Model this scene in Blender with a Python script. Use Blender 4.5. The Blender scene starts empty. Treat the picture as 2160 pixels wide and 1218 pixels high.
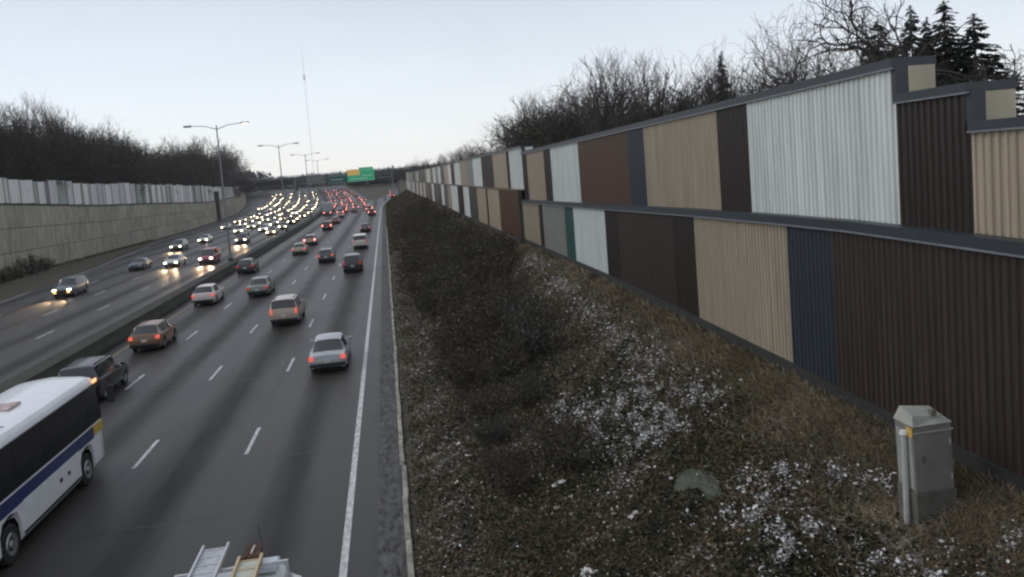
import bpy, math, random
import numpy as np
from mathutils import Vector, Matrix, noise
random.seed(7); rng = np.random.default_rng(7)
S = bpy.context.scene; COL = S.collection

# ------------------------------------------------------------------ camera
F, CX, CY, EYE = 1700.0, 1080.0, 498.0, 9.1          # focal length and principal point for a 2160x1218 frame
VP, ROLL = (808.0, 378.0), math.radians(4.5)         # where the road vanishes, tilt of the hand-held camera
d = Vector(((VP[0]-CX)/F, -(VP[1]-CY)/F, -1)).normalized()
p = Vector(((VP[0]+1000*math.cos(ROLL)-CX)/F, -(VP[1]-1000*math.sin(ROLL)-CY)/F, -1))
xr = (p - d*p.dot(d)).normalized(); up = xr.cross(d)
camd = bpy.data.cameras.new('camera'); cam = bpy.data.objects.new('camera', camd); COL.objects.link(cam)
M3 = Matrix((xr, d, up))                             # rows: world axes seen from the camera
cam.matrix_world = Matrix.Translation((0, 0, EYE)) @ M3.to_4x4()
camd.sensor_fit = 'HORIZONTAL'; camd.sensor_width = 36; camd.lens = F/2160*36
camd.shift_y = -(609-CY)/2160; camd.clip_start = .1; camd.clip_end = 9000
S.camera = cam
# ------------------------------------------------------------------ overcast dusk sky
W = bpy.data.worlds.new('World'); S.world = W; W.use_nodes = True
nt = W.node_tree; N = nt.nodes; L = nt.links; N.clear()
out = N.new('ShaderNodeOutputWorld'); add = N.new('ShaderNodeAddShader')
b1 = N.new('ShaderNodeBackground'); b2 = N.new('ShaderNodeBackground')
sky = N.new('ShaderNodeTexSky'); sky.sky_type = 'NISHITA'; sky.sun_disc = False
SUN_EL, SUN_AZ = math.radians(38), math.radians(-75)
sky.sun_elevation = SUN_EL; sky.sun_rotation = SUN_AZ; sky.altitude = 250
L.new(sky.outputs[0], b1.inputs[0]); b1.inputs[1].default_value = .05
tc = N.new('ShaderNodeTexCoord'); sp = N.new('ShaderNodeSeparateXYZ'); L.new(tc.outputs['Generated'], sp.inputs[0])
rp = N.new('ShaderNodeValToRGB'); L.new(sp.outputs[2], rp.inputs[0])
e = rp.color_ramp.elements
e[0].position = 0; e[0].color = (.87, .875, .905, 1); e[1].position = .8; e[1].color = (.63, .645, .67, 1)
k = e.new(.10); k.color = (.80, .81, .85, 1); k = e.new(.25); k.color = (.545, .56, .595, 1)
nz = N.new('ShaderNodeTexNoise'); nz.inputs['Scale'].default_value = 1.7; nz.inputs['Detail'].default_value = 5
mp = N.new('ShaderNodeMapping'); mp.inputs['Scale'].default_value = (1, 1, 3.2); L.new(tc.outputs['Generated'], mp.inputs[0]); L.new(mp.outputs[0], nz.inputs[0])
mr = N.new('ShaderNodeMapRange'); mr.inputs[1].default_value = .3; mr.inputs[2].default_value = .7; mr.inputs[3].default_value = .90; mr.inputs[4].default_value = 1.06
L.new(nz.outputs[0], mr.inputs[0])
mx = N.new('ShaderNodeVectorMath'); mx.operation = 'SCALE'; L.new(rp.outputs[0], mx.inputs[0]); L.new(mr.outputs[0], mx.inputs['Scale'])
L.new(mx.outputs[0], b2.inputs[0]); b2.inputs[1].default_value = .92
L.new(b1.outputs[0], add.inputs[0]); L.new(b2.outputs[0], add.inputs[1]); L.new(add.outputs[0], out.inputs[0])
sl = bpy.data.lights.new('sun', 'SUN'); sl.energy = .75; sl.angle = math.radians(25); sl.color = (1, .93, .84)
so = bpy.data.objects.new('sun', sl); COL.objects.link(so)
sd = Vector((math.sin(SUN_AZ)*math.cos(SUN_EL), math.cos(SUN_AZ)*math.cos(SUN_EL), math.sin(SUN_EL)))
so.rotation_euler = sd.to_track_quat('Z', 'Y').to_euler(); so.location = sd*60
S.view_settings.view_transform = 'Standard'; S.view_settings.look = 'None'
S.view_settings.exposure = 0; S.view_settings.gamma = 1; S.view_settings.use_curve_mapping = False
S.cycles.pixel_filter_type = 'BLACKMAN_HARRIS'; S.cycles.filter_width = 2.3
S.cycles.max_bounces = 5; S.cycles.diffuse_bounces = 2; S.cycles.glossy_bounces = 2; S.cycles.transparent_max_bounces = 4
S.cycles.sample_clamp_indirect = 3; S.cycles.volume_bounces = 2

# ------------------------------------------------------------------ helpers
class MB:
    def __init__(s): s.v = []; s.f = []
    def quad(s, *p):
        n = len(s.v); s.v += [tuple(q) for q in p]; s.f.append(tuple(range(n, n+len(p)))); return s
    def box(s, x0, x1, y0, y1, z0, z1, bev=0):
        n = len(s.v); b = bev
        if b:
            for z, i in ((z0, b), (z0+b, 0), (z1-b, 0), (z1, b)):
                s.v += [(x0+i, y0+i, z), (x1-i, y0+i, z), (x1-i, y1-i, z), (x0+i, y1-i, z)]
            s.f.append((n+3, n+2, n+1, n)); s.f.append((n+12, n+13, n+14, n+15))
            for k in range(3):
                for j in range(4):
                    a = n+4*k+j; c = n+4*k+(j+1) % 4; s.f.append((a, c, c+4, a+4))
            return s
        s.v += [(x0,y0,z0),(x1,y0,z0),(x1,y1,z0),(x0,y1,z0),(x0,y0,z1),(x1,y0,z1),(x1,y1,z1),(x0,y1,z1)]
        for q in ((3,2,1,0),(4,5,6,7),(0,1,5,4),(1,2,6,5),(2,3,7,6),(3,0,4,7)): s.f.append(tuple(n+i for i in q))
        return s
    def hexa(s, pts):      # 8 points, bottom four then top four
        n = len(s.v); s.v += [tuple(q) for q in pts]
        for q in ((3,2,1,0),(4,5,6,7),(0,1,5,4),(1,2,6,5),(2,3,7,6),(3,0,4,7)): s.f.append(tuple(n+i for i in q))
        return s
    def tube(s, a, b, r0, r1=None, n=6, cap=True):
        if r1 is None: r1 = r0
        a = Vector(a); b = Vector(b); w = (b-a).normalized()
        u = w.cross((0, 0, 1) if abs(w.z) < .9 else (1, 0, 0)).normalized(); v = w.cross(u); k = len(s.v)
        for c, r in ((a, r0), (b, r1)):
            for i in range(n):
                t = 2*math.pi*i/n; s.v.append(tuple(c+u*(r*math.cos(t))+v*(r*math.sin(t))))
        for i in range(n): j = (i+1) % n; s.f.append((k+i, k+j, k+n+j, k+n+i))
        if cap: s.f.append(tuple(k+i for i in reversed(range(n)))); s.f.append(tuple(k+n+i for i in range(n)))
        return s
    def disc_lathe(s, prof, axis='x', c=(0, 0, 0), n=16):      # prof: (offset along axis, radius)
        k = len(s.v)
        for o, r in prof:
            for i in range(n):
                t = 2*math.pi*i/n; q = (r*math.cos(t), r*math.sin(t))
                s.v.append((c[0]+o, c[1]+q[0], c[2]+q[1]) if axis == 'x' else (c[0]+q[0], c[1]+q[1], c[2]+o))
        for j in range(len(prof)-1):
            for i in range(n): m = (i+1) % n; s.f.append((k+j*n+i, k+j*n+m, k+(j+1)*n+m, k+(j+1)*n+i))
        s.f.append(tuple(k+i for i in reversed(range(n)))); s.f.append(tuple(k+(len(prof)-1)*n+i for i in range(n)))
        return s
    def mesh(s, name, smooth=False, sharp=35):
        me = bpy.data.meshes.new(name); me.from_pydata(s.v, [], s.f); me.update()
        if smooth:
            me.polygons.foreach_set('use_smooth', [True]*len(me.polygons)); me.set_sharp_from_angle(angle=math.radians(sharp))
        return me
    def build(s, name, mat=None, parent=None, smooth=False, sharp=35):
        return link(name, s.mesh(name, smooth, sharp), mat, parent)
def link(name, me, mat=None, parent=None, own=False):
    o = bpy.data.objects.new(name, me); COL.objects.link(o); o.parent = parent
    if mat:
        if not me.materials: me.materials.append(mat)
        if own: o.material_slots[0].link = 'OBJECT'; o.material_slots[0].material = mat
    return o
def npmesh(name, V, Fq, mat=None, parent=None, attr=None, k=4):
    me = bpy.data.meshes.new(name); nv = len(V); nf = len(Fq)
    me.vertices.add(nv); me.vertices.foreach_set('co', np.asarray(V, np.float32).ravel())
    me.loops.add(nf*k); me.loops.foreach_set('vertex_index', np.asarray(Fq, np.int32).ravel())
    me.polygons.add(nf); me.polygons.foreach_set('loop_start', np.arange(0, nf*k, k, dtype=np.int32))
    if attr is not None:
        a = me.attributes.new('tint', 'FLOAT', 'FACE'); a.data.foreach_set('value', np.asarray(attr, np.float32))
    me.update(); me.validate()
    return link(name, me, mat, parent)
def tag(o, label=None, cat=None, group=None, kind=None):
    if label: o['label'] = label
    if cat: o['category'] = cat
    if group: o['group'] = group
    if kind: o['kind'] = kind
    return o
def thing(name, label, cat, loc=(0, 0, 0), rz=0, group=None):
    o = bpy.data.objects.new(name, None); COL.objects.link(o); o.location = loc; o.rotation_euler = (0, 0, rz); o.empty_display_size = .3
    return tag(o, label, cat, group)
def smooth(t): t = min(1, max(0, t)); return t*t*(3-2*t)
def lerpt(tab, y):
    return float(np.interp(y, [a for a, b in tab], [b for a, b in tab]))

# ------------------------------------------------------------------ materials
def mat(name, col, rough=.6, metal=0, var=0, vscale=4, stretch=(1, 1, 1), bump=0, bscale=30, col2=None, emit=None, estr=0, spec=.5, rvar=0, detail=6, alpha=None, coat=0):
    m = bpy.data.materials.new(name); m.use_nodes = True; t = m.node_tree; n = t.nodes; l = t.links
    b = n['Principled BSDF']; b.inputs['Roughness'].default_value = rough; b.inputs['Metallic'].default_value = metal
    b.inputs['Base Color'].default_value = (*col, 1); b.inputs['Specular IOR Level'].default_value = spec
    b.inputs['Coat Weight'].default_value = coat
    if var or bump or rvar or col2:
        c = n.new('ShaderNodeTexCoord'); mpn = n.new('ShaderNodeMapping'); mpn.inputs['Scale'].default_value = stretch; l.new(c.outputs['Object'], mpn.inputs[0])
        z = n.new('ShaderNodeTexNoise'); z.inputs['Scale'].default_value = vscale; z.inputs['Detail'].default_value = detail; z.inputs['Roughness'].default_value = .62
        l.new(mpn.outputs[0], z.inputs[0])
        r = n.new('ShaderNodeValToRGB'); q = r.color_ramp.elements; q[0].position = .3; q[1].position = .72
        c2 = col2 or tuple(x*(1+var) for x in col)
        q[0].color = (*[x*(1-var) for x in col], 1); q[1].color = (*c2, 1)
        l.new(z.outputs[0], r.inputs[0]); l.new(r.outputs[0], b.inputs['Base Color'])
        if rvar:
            g = n.new('ShaderNodeMapRange'); g.inputs[1].default_value = .3; g.inputs[2].default_value = .7; g.inputs[3].default_value = rough-rvar; g.inputs[4].default_value = rough+rvar
            l.new(z.outputs[0], g.inputs[0]); l.new(g.outputs[0], b.inputs['Roughness'])
        if bump:
            z2 = n.new('ShaderNodeTexNoise'); z2.inputs['Scale'].default_value = bscale; z2.inputs['Detail'].default_value = 4; l.new(mpn.outputs[0], z2.inputs[0])
            u = n.new('ShaderNodeBump'); u.inputs['Strength'].default_value = bump; u.inputs['Distance'].default_value = .05; l.new(z2.outputs[0], u.inputs['Height']); l.new(u.outputs[0], b.inputs['Normal'])
    if emit: b.inputs['Emission Color'].default_value = (*emit, 1); b.inputs['Emission Strength'].default_value = estr
    return m
def tintmat(name, stops, rough=.85, trans=0):
    m = bpy.data.materials.new(name); m.use_nodes = True; t = m.node_tree; n = t.nodes; l = t.links; b = n['Principled BSDF']
    a = n.new('ShaderNodeAttribute'); a.attribute_name = 'tint'; r = n.new('ShaderNodeValToRGB'); q = r.color_ramp.elements
    q[0].position = stops[0][0]; q[0].color = (*stops[0][1], 1); q[1].position = stops[-1][0]; q[1].color = (*stops[-1][1], 1)
    for pz, c in stops[1:-1]: k = q.new(pz); k.color = (*c, 1)
    l.new(a.outputs['Fac'], r.inputs[0]); l.new(r.outputs[0], b.inputs['Base Color']); b.inputs['Roughness'].default_value = rough; b.inputs['Specular IOR Level'].default_value = .25
    return m
M = {}
# metal sheet colours of the noise wall: vertical grime streaks stretched in z
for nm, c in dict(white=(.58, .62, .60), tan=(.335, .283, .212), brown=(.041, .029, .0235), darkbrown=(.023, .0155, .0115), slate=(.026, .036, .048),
                  green=(.022, .085, .075), grey=(.24, .245, .225), olive=(.055, .058, .045), rust_glow=(.088, .047, .028), buff=(.40, .355, .255)).items():  # the orange-brown tone imitates traffic glow on the wall
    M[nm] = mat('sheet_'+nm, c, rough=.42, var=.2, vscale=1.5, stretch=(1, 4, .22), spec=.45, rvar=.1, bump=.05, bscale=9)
M['coping'] = mat('coping_metal', (.026, .034, .043), rough=.45, var=.15, vscale=2, stretch=(1, .3, 1))
M['basestrip'] = mat('dark_base_strip', (.022, .022, .020), rough=.8, var=.3)
M['steel'] = mat('galvanised_steel', (.20, .21, .22), rough=.5, metal=.3, var=.15)
M['darksteel'] = mat('dark_steel', (.035, .037, .042), rough=.5, var=.2)
M['alu'] = mat('aluminium', (.52, .53, .55), rough=.4, metal=.4, var=.15, vscale=6)
M['wood'] = mat('pale_wood', (.50, .40, .24), rough=.7, var=.2, vscale=5, stretch=(1, .2, 1))
M['tyre'] = mat('tyre_rubber', (.018, .018, .019), rough=.85, var=.2)
M['rim'] = mat('alloy_rim', (.30, .31, .32), rough=.35, metal=.6)
M['under'] = mat('underbody', (.012, .012, .013), rough=.9)
M['glass'] = mat('tinted_glass', (.016, .021, .025), rough=.06, spec=.8)
M['blackglass'] = mat('black_bus_glass', (.006, .007, .009), rough=.12, spec=.5)
M['trim'] = mat('black_trim', (.02, .02, .022), rough=.6)
M['plate'] = mat('number_plate', (.55, .55, .50), rough=.5)
M['head'] = mat('headlight_lit', (.9, .9, .85), emit=(1, .78, .48), estr=22)
M['headnear'] = mat('headlight_lit_near', (.9, .9, .85), emit=(1, .86, .62), estr=14)
M['headoff'] = mat('headlight_clear', (.45, .47, .48), rough=.15)
M['fog'] = mat('amber_lamp_lit', (.8, .4, .1), emit=(1, .5, .12), estr=3)
M['tail'] = mat('tail_lamp_lit', (.4, .02, .02), emit=(1, .16, .10), estr=.75)
M['brake'] = mat('brake_lamp_lit', (.5, .03, .03), emit=(1, .24, .18), estr=6)
M['tailoff'] = mat('tail_lamp_red', (.22, .012, .010), rough=.25, emit=(1, .06, .04), estr=.35)
M['marker'] = mat('amber_marker', (.8, .3, .08), emit=(1, .45, .18), estr=1.6)
M['bark'] = mat('bark', (.040, .034, .030), rough=.9, var=.3, vscale=3)
M['stem'] = mat('pale_dry_stems', (.050, .042, .033), rough=.9, var=.4, vscale=3, col2=(.11, .095, .075))
M['bark2'] = mat('grey_bark', (.052, .045, .044), rough=.9, var=.3, vscale=3)
M['needle'] = mat('conifer_needles', (.014, .022, .016), rough=.9, var=.4, vscale=1.5)
M['shrubleaf'] = mat('withered_leaves', (.034, .033, .023), rough=.9, var=.5, vscale=1.3, col2=(.062, .045, .033))
M['concrete'] = mat('aged_concrete', (.33, .32, .29), rough=.9, var=.25, vscale=.8, bump=.2)
M['darkconcrete'] = mat('grimy_concrete', (.030, .031, .024), rough=.9, var=.4, vscale=1.2, bump=.4, stretch=(1, .4, 1))
def paint(name, c, rough=.28): return mat('paint_'+name, c, rough=rough, spec=.5, coat=.3, var=.06, vscale=3)

def road_mat():
    m = bpy.data.materials.new('asphalt'); m.use_nodes = True; t = m.node_tree; n = t.nodes; l = t.links; b = n['Principled BSDF']
    c = n.new('ShaderNodeTexCoord'); s = n.new('ShaderNodeSeparateXYZ'); l.new(c.outputs['Object'], s.inputs[0])
    def noise_(sc, st, det=5):
        mp_ = n.new('ShaderNodeMapping'); mp_.inputs['Scale'].default_value = st; l.new(c.outputs['Object'], mp_.inputs[0])
        z = n.new('ShaderNodeTexNoise'); z.inputs['Scale'].default_value = sc; z.inputs['Detail'].default_value = det; l.new(mp_.outputs[0], z.inputs[0]); return z.outputs[0]
    def mth(op, a, bb=None, c_=None):
        k = n.new('ShaderNodeMath'); k.operation = op
        for i, v in enumerate((a, bb, c_)):
            if v is None: continue
            if isinstance(v, (int, float)): k.inputs[i].default_value = v
            else: l.new(v, k.inputs[i])
        return k.outputs[0]
    # worn wheel tracks repeat twice per lane, oil line in the middle: real wear of the surface
    ph = mth('MULTIPLY', mth('ADD', s.outputs[0], 1.78+1.85), 2*math.pi/3.7)
    w1 = mth('COSINE', mth('MULTIPLY', ph, 2)); w2 = mth('COSINE', ph)
    band = mth('ADD', mth('MULTIPLY', w2, -.27), mth('MULTIPLY', w1, -.10))
    big = noise_(.35, (1, .06, 1)); mid = noise_(2.2, (1, .12, 1)); fine = noise_(38, (1, 1, 1), 3)
    v = mth('ADD', mth('ADD', mth('MULTIPLY', big, .9), mth('MULTIPLY', mid, .45)), mth('ADD', mth('MULTIPLY', fine, .42), band))
    r = n.new('ShaderNodeValToRGB'); q = r.color_ramp.elements
    q[0].position = .35; q[0].color = (.009, .0087, .0087, 1); q[1].position = 1.15; q[1].color = (.046, .043, .041, 1)
    l.new(v, r.inputs[0]); l.new(r.outputs[0], b.inputs['Base Color'])
    g = n.new('ShaderNodeMapRange'); g.inputs[1].default_value = .35; g.inputs[2].default_value = 1.1; g.inputs[3].default_value = .62; g.inputs[4].default_value = .42
    l.new(v, g.inputs[0]); l.new(g.outputs[0], b.inputs['Roughness']); b.inputs['Specular IOR Level'].default_value = .2
    u = n.new('ShaderNodeBump'); u.inputs['Strength'].default_value = .25; u.inputs['Distance'].default_value = .01; l.new(fine, u.inputs['Height']); l.new(u.outputs[0], b.inputs['Normal'])
    return m
M['asphalt'] = road_mat()
M['line'] = mat('worn_road_paint', (.40, .40, .405), rough=.6, var=.4, vscale=9, stretch=(1, .3, 1), col2=(.74, .74, .75), detail=9)
M['yellowline'] = mat('worn_yellow_paint', (.30, .24, .10), rough=.7, var=.35, vscale=4, stretch=(1, .3, 1))
M['soil'] = mat('soil_and_litter', (.052, .044, .032), rough=.95, var=.5, vscale=2.2, col2=(.105, .088, .062), bump=.8, bscale=6)
M['field'] = mat('winter_ground', (.055, .052, .034), rough=.95, var=.4, vscale=.2, bump=.3)
M['gravel'] = mat('dirty_slush_gravel', (.026, .025, .024), rough=.9, var=.6, vscale=7, col2=(.13, .13, .13), stretch=(1, .35, 1), bump=.8, bscale=14, detail=9)
M['kerb'] = mat('kerb_concrete', (.14, .135, .11), rough=.9, var=.5, vscale=3.5, stretch=(1, .4, 1), col2=(.46, .44, .38))

# ------------------------------------------------------------------ shape of the valley
def offw(y): return 0 if y < 160 else (-(y-160)**2/3400 if y < 400 else -16.94-(y-400)*.1412)   # the left wall swings out a little more
def off(y): return 0 if y < 160 else (-(y-160)**2/5600 if y < 520 else -23.14-(y-520)*.1286)
def elev(y):
    if y < 260: return 0.
    if y < 480: return (y-260)**2/9600
    if y < 560: t = (y-480)/80; return 5.04+.0458*80*(t-t*t/2)
    return 6.87
def xR(y): return -.95 if y < 250 else (-.95+(y-250)**2/2600 if y < 400 else 7.7)
def zb(y): return lerpt([(5, 3.45), (12, 3.55), (15, 3.62), (18, 3.72), (24, 3.84), (34, 3.98), (60, 4.0), (250, 3.9)], y)+elev(y)*.8
LEDGE = [(0, -38.3), (98, -38.5), (143, -43.8), (174, -47), (240, -47.9), (900, -47.9)]
WT = [(60, 9.9), (113, 9.68), (147, 8.37), (174, 7.85), (236, 6.45), (262, 6.2), (420, 7.5), (520, 8.5), (700, 8.2)]
FT = [(60, 13.0), (113, 12.85), (148, 12.07), (174, 11.85), (239, 10.96), (262, 10.6), (330, 10.5), (410, 10.9)]
def wt(y): return lerpt(WT, y)
WX = -48.7
def station_mesh(name, ys, pts, m, parent=None, kind=None, label=None):
    V = []; nx = len(pts(ys[0]))
    for y in ys: V += [(x, y, z) for x, z in pts(y)]
    Fq = [(j*nx+i, j*nx+i+1, (j+1)*nx+i+1, (j+1)*nx+i) for j in range(len(ys)-1) for i in range(nx-1)]
    o = npmesh(name, V, Fq, m, parent); tag(o, label, None, None, kind); return o
YS = [-40, -10, 10, 12, 15, 18, 24, 34, 60, 85, 98, 113, 130, 147, 160, 174]+list(range(190, 700, 10))
def gpts(y):
    o = offw(y); e = elev(y); L_ = lerpt(LEDGE, y)+o; z = wt(y)-.15; zr = zb(y)
    return [(-1850, 9.0), (-300, 8.6), (-90+o, z), (WX+o-.30, z), (WX+o-.28, e-.15), (L_+.3, e-.12), (xR(y), e-.12), (xR(y)+.5, e-.06), (9.3, zr-1.0), (10.1, zr+.3), (40, zr+.8), (120, 7), (300, 8.3), (1850, 9.0)]
station_mesh('ground', YS, gpts, M['field'], kind='structure', label='brown winter ground around the motorway cutting')
far = MB().quad((-1850, 690, 6.6), (1850, 690, 6.6), (1850, 1890, 8.0), (-1850, 1890, 8.0))
tag(far.build('far_ground', M['field']), 'flat distant ground beyond the overpass', kind='structure')
RY = [-40, 0, 40, 80, 120]+list(range(160, 700, 8))
road = station_mesh('road', RY, lambda y: [(-17.45+off(y), elev(y)), (xR(y), elev(y))], M['asphalt'], kind='structure', label='dark asphalt carriageway with receding traffic')
road2 = station_mesh('road', RY, lambda y: [(lerpt(LEDGE, y)+offw(y), elev(y)), (-18.9+off(y), elev(y))], M['asphalt'], kind='structure', label='asphalt carriageway left of the median with oncoming traffic')
station_mesh('verge', [60, 80, 98, 113, 130, 143, 160, 174, 200, 240, 300], lambda y: [(WX+offw(y)+.02, elev(y)+.22), (lerpt(LEDGE, y)+offw(y)-.02, elev(y)+.02)], M['soil'], kind='structure', label='narrow weedy verge under the left retaining wall')
GY = list(range(345, 660, 15))
station_mesh('gore', GY, lambda y: [(min(-1.0+off(y), xR(y)-5.2), elev(y)+.03), (xR(y)-5.1, elev(y)+.03)], M['field'], kind='structure', label='grassy wedge between the motorway and the slip road')
# lane dashes: parts of the road
def dash(parent, x, y, w=.12, l=3.05, name='lane_dash'):
    if y > 200:
        m = MB().quad(*[(xx+off(yy), yy, elev(yy)+.006) for xx, yy in ((x-w, y), (x+w, y), (x+w, y+l), (x-w, y+l))])
        return m.build(name, M['line'], parent)
    o = link(name, DM, M['line'], parent); o.location = (x+off(y), y, .006); return o
DM = MB().quad((-.065, 0, 0), (.065, 0, 0), (.065, 3.05, 0), (-.065, 3.05, 0)).mesh('lane_dash')
for k in range(-2, 18):
    for x in (-5.53, -9.22, -13.1):
        dash(road, x, 28.4+12.19*k)
for k in range(0, 16):
    for x in (-24.6, -28.9, -33.4): dash(road2, x, 23.0+12.19*k)
def strip(name, parent, xa, xb, ys, m, dz=.004):
    return station_mesh(name, ys, lambda y: [(xa(y), elev(y)+dz), (xb(y), elev(y)+dz)], m, parent)
strip('edge_line', road, lambda y: lerpt([(0, -1.86), (255, -1.62)], y)+(xR(y)+.95), lambda y: lerpt([(0, -1.68), (255, -1.40)], y)+(xR(y)+.95), RY[:20]+RY[20:35], M['line'])
strip('yellow_edge_line', road, lambda y: -16.62+off(y), lambda y: -16.5+off(y), RY[:35], M['yellowline'])
strip('yellow_edge_line', road2, lambda y: -20.3+off(y), lambda y: -20.16+off(y), RY[:35], M['yellowline'])
strip('edge_line', road2, lambda y: lerpt(LEDGE, y)+offw(y)+.75, lambda y: lerpt(LEDGE, y)+offw(y)+.9, RY[:30], M['line'])
M['tar'] = mat('crack_sealant', (.009, .009, .010), rough=.35)
rt_ = random.Random(8)
for k in range(26):
    yc = 14+k*rt_.uniform(4.2, 5.2); a = rt_.choice((-16.0, -12.9, -9.0, -5.3)); b = a+rt_.choice((3.5, 3.6, 7.2)); b = min(b, -1.9); m = MB(); x = a; yy = yc
    while x < b:
        x2 = x+rt_.uniform(.25, .5); y2 = yy+rt_.uniform(-.10, .10); m.quad((x, yy-.018, .005), (x2, y2-.018, .005), (x2, y2+.018, .005), (x, yy+.018, .005)); x, yy = x2, y2
    m.build('sealed_crack', M['tar'], road)
# median barrier, cast sections
bar = thing('median_barrier', 'low dark grimy concrete median barrier between the two carriageways', 'barrier', (-18.2, 0, 0))
y = -14.
while y < 420:
    l = 6.0 if y < 200 else 20.; pr = [(-.80, 0), (-.80, .22), (-.62, .62), (-.56, .88), (.56, .88), (.62, .62), (.80, .22), (.80, 0)]
    a = [(off(y)+px_, y+.03, elev(y)+pz) for px_, pz in pr]; b_ = [(off(y+l)+px_, y+l-.03, elev(y+l)+pz) for px_, pz in pr]
    m = MB(); m.v = a+b_; m.f = [(i, i+1, i+9, i+8) for i in range(7)]+[tuple(range(7, -1, -1)), tuple(range(8, 16))]
    m.build('barrier_section', M['darkconcrete'], bar); y += l
# gravel shoulder + pale kerb on the right
station_mesh('shoulder', [-10, 5]+list(range(10, 250, 8)), lambda y: [(-.95, .03), (-.55, .07), (-.24, .05)], M['gravel'], kind='structure', label='strip of dirty slush and gravel beside the right edge of the road')
kb = thing('kerb', 'broken pale concrete kerb along the foot of the grassy slope', 'kerb', (-.18, 0, 0))
y = 4.
while y < 150:
    l = 2.4+random.random()*.8 if y < 60 else 6; s_ = random.uniform(-.03, .03)
    MB().box(-.08+s_, .07+s_, y, y+l-.04, -.05, .15+random.uniform(-.02, .03), .02).build('kerb_stone', M['kerb'], kb); y += l

# ------------------------------------------------------------------ embankment
def bank(x, y):       # height of the slope at x (0 at the kerb .. 9.2 at the wall)
    t = min(1., max(0., (x-xR(y)-.95)/(9.2-xR(y)-.95))); zt = zb(y)
    z = elev(y)+.06+(zt-elev(y)-.06)*(t*.92+.08*t*t)
    return z+math.sin(math.pi*min(1, t*1.05))*.14*(noise.noise((x*.35, y*.3, 3)))+.06*noise.noise((x*1.3, y*1.3, 0))*min(1, t*8)
bx = np.linspace(-.12, 9.2, 44); by = np.concatenate([np.arange(4, 40, .35), np.arange(40, 120, 1.2), np.arange(120, 420, 6)])
V = [(x if y < 250 else x+max(0, (xR(y)+.95))*(1-i/43), y, bank(x if y < 250 else x+max(0, (xR(y)+.95))*(1-i/43), y)) for y in by for i, x in enumerate(bx)]
nx = len(bx); Fq = [(j*nx+i, j*nx+i+1, (j+1)*nx+i+1, (j+1)*nx+i) for j in range(len(by)-1) for i in range(nx-1)]
emb = npmesh('embankment', V, Fq, M['soil']); tag(emb, 'brown overgrown slope between the road and the coloured wall', kind='structure')

# ------------------------------------------------------------------ coloured noise wall
wall = thing('noise_wall', 'long two-tier noise wall of ribbed metal panels in white, tan, brown and slate', 'wall', (9.2, 12, 3.5))
WL = Vector((9.2, 12, 3.5))
def wbuild(m, name, mt, smooth=False):
    m.v = [(a-WL.x, b-WL.y, c-WL.z) for a, b, c in m.v]; return m.build(name, mt, wall, smooth)
def ribbed(x, y0, y1, zlo, zhi, mt, depth=.035):
    """corrugated sheet facing the road, its bottom follows the ground"""
    per = .17 if y0 < 60 else (.34 if y0 < 110 else 0)
    m = MB(); pts = []
    y0 += .012; y1 -= .012
    if per:
        n = max(2, int((y1-y0)/per)); pp = (y1-y0)/n
        for i in range(n):
            a = y0+i*pp; pts += [(x, a), (x, a+pp*.50), (x-depth, a+pp*.60), (x-depth, a+pp*.90)]
        pts.append((x, y1))
    else: pts = [(x, y0), (x, y1)]
    pts = [(x+.12, y0)]+pts+[(x+.12, y1)]
    n = len(pts)
    for a, b in pts: m.v.append((a, b, zlo(b) if callable(zlo) else zlo))
    for a, b in pts: m.v.append((a, b, zhi(b) if callable(zhi) else zhi))
    m.f = [(i+1, i, n+i, n+i+1) for i in range(n-1)]
    return wbuild(m, 'panel', mt)
def ptop(y): return 9.15 if y < 11.75 else (9.78 if y < 13.65 else (lerpt([(13.65, 10.42), (27, 10.28), (54.1, 10.05)], y) if y < 54.1 else 10.52))
def shelf(y): return lerpt([(5, 7.15), (10.5, 7.26), (13.7, 7.36), (21, 7.33), (37, 7.05), (54.1, 6.8)], y) if y < 54.1 else 7.55
def zz(y): return elev(y)*.8
UP = [(3, 'tan'), (11.75, 'darkbrown'), (13.65, 'white'), (19.75, 'darkbrown'), (21.7, 'tan'), (28.17, 'slate'), (30.15, 'rust_glow'), (38.16, 'white'), (44.65, 'darkbrown'), (46.67, 'tan'),
      (52.3, 'darkbrown'), (54.1, 'white'), (59.7, 'darkbrown'), (61.1, 'tan'), (68.8, 'brown'), (77.1, 'white'), (84.5, 'grey'), (91.2, 'tan'), (99.1, 'white'), (107, 'rust_glow')]
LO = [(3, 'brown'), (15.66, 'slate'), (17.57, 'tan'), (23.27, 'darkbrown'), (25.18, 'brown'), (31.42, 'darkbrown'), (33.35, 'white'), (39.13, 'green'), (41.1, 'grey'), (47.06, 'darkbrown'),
      (48.26, 'tan'), (54.1, 'rust_glow'), (63.2, 'tan'), (70.2, 'darkbrown'), (71.5, 'tan'), (78.4, 'olive'), (86, 'white'), (92, 'darkbrown'), (99.3, 'white'), (109, 'tan')]
def extend(T, y, seed):
    r = random.Random(seed); cyc = ['white', 'tan', 'darkbrown', 'buff', 'grey', 'white', 'green', 'tan', 'olive', 'white', 'brown']
    while y < 330:
        y += r.choice([2, 5.6, 6, 7.8]); c = r.choice([k for k in cyc if k != T[-1][1]]); T.append((y, c))
    return T
UP = extend(UP, 107, 3); LO = extend(LO, 109, 5)
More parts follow.
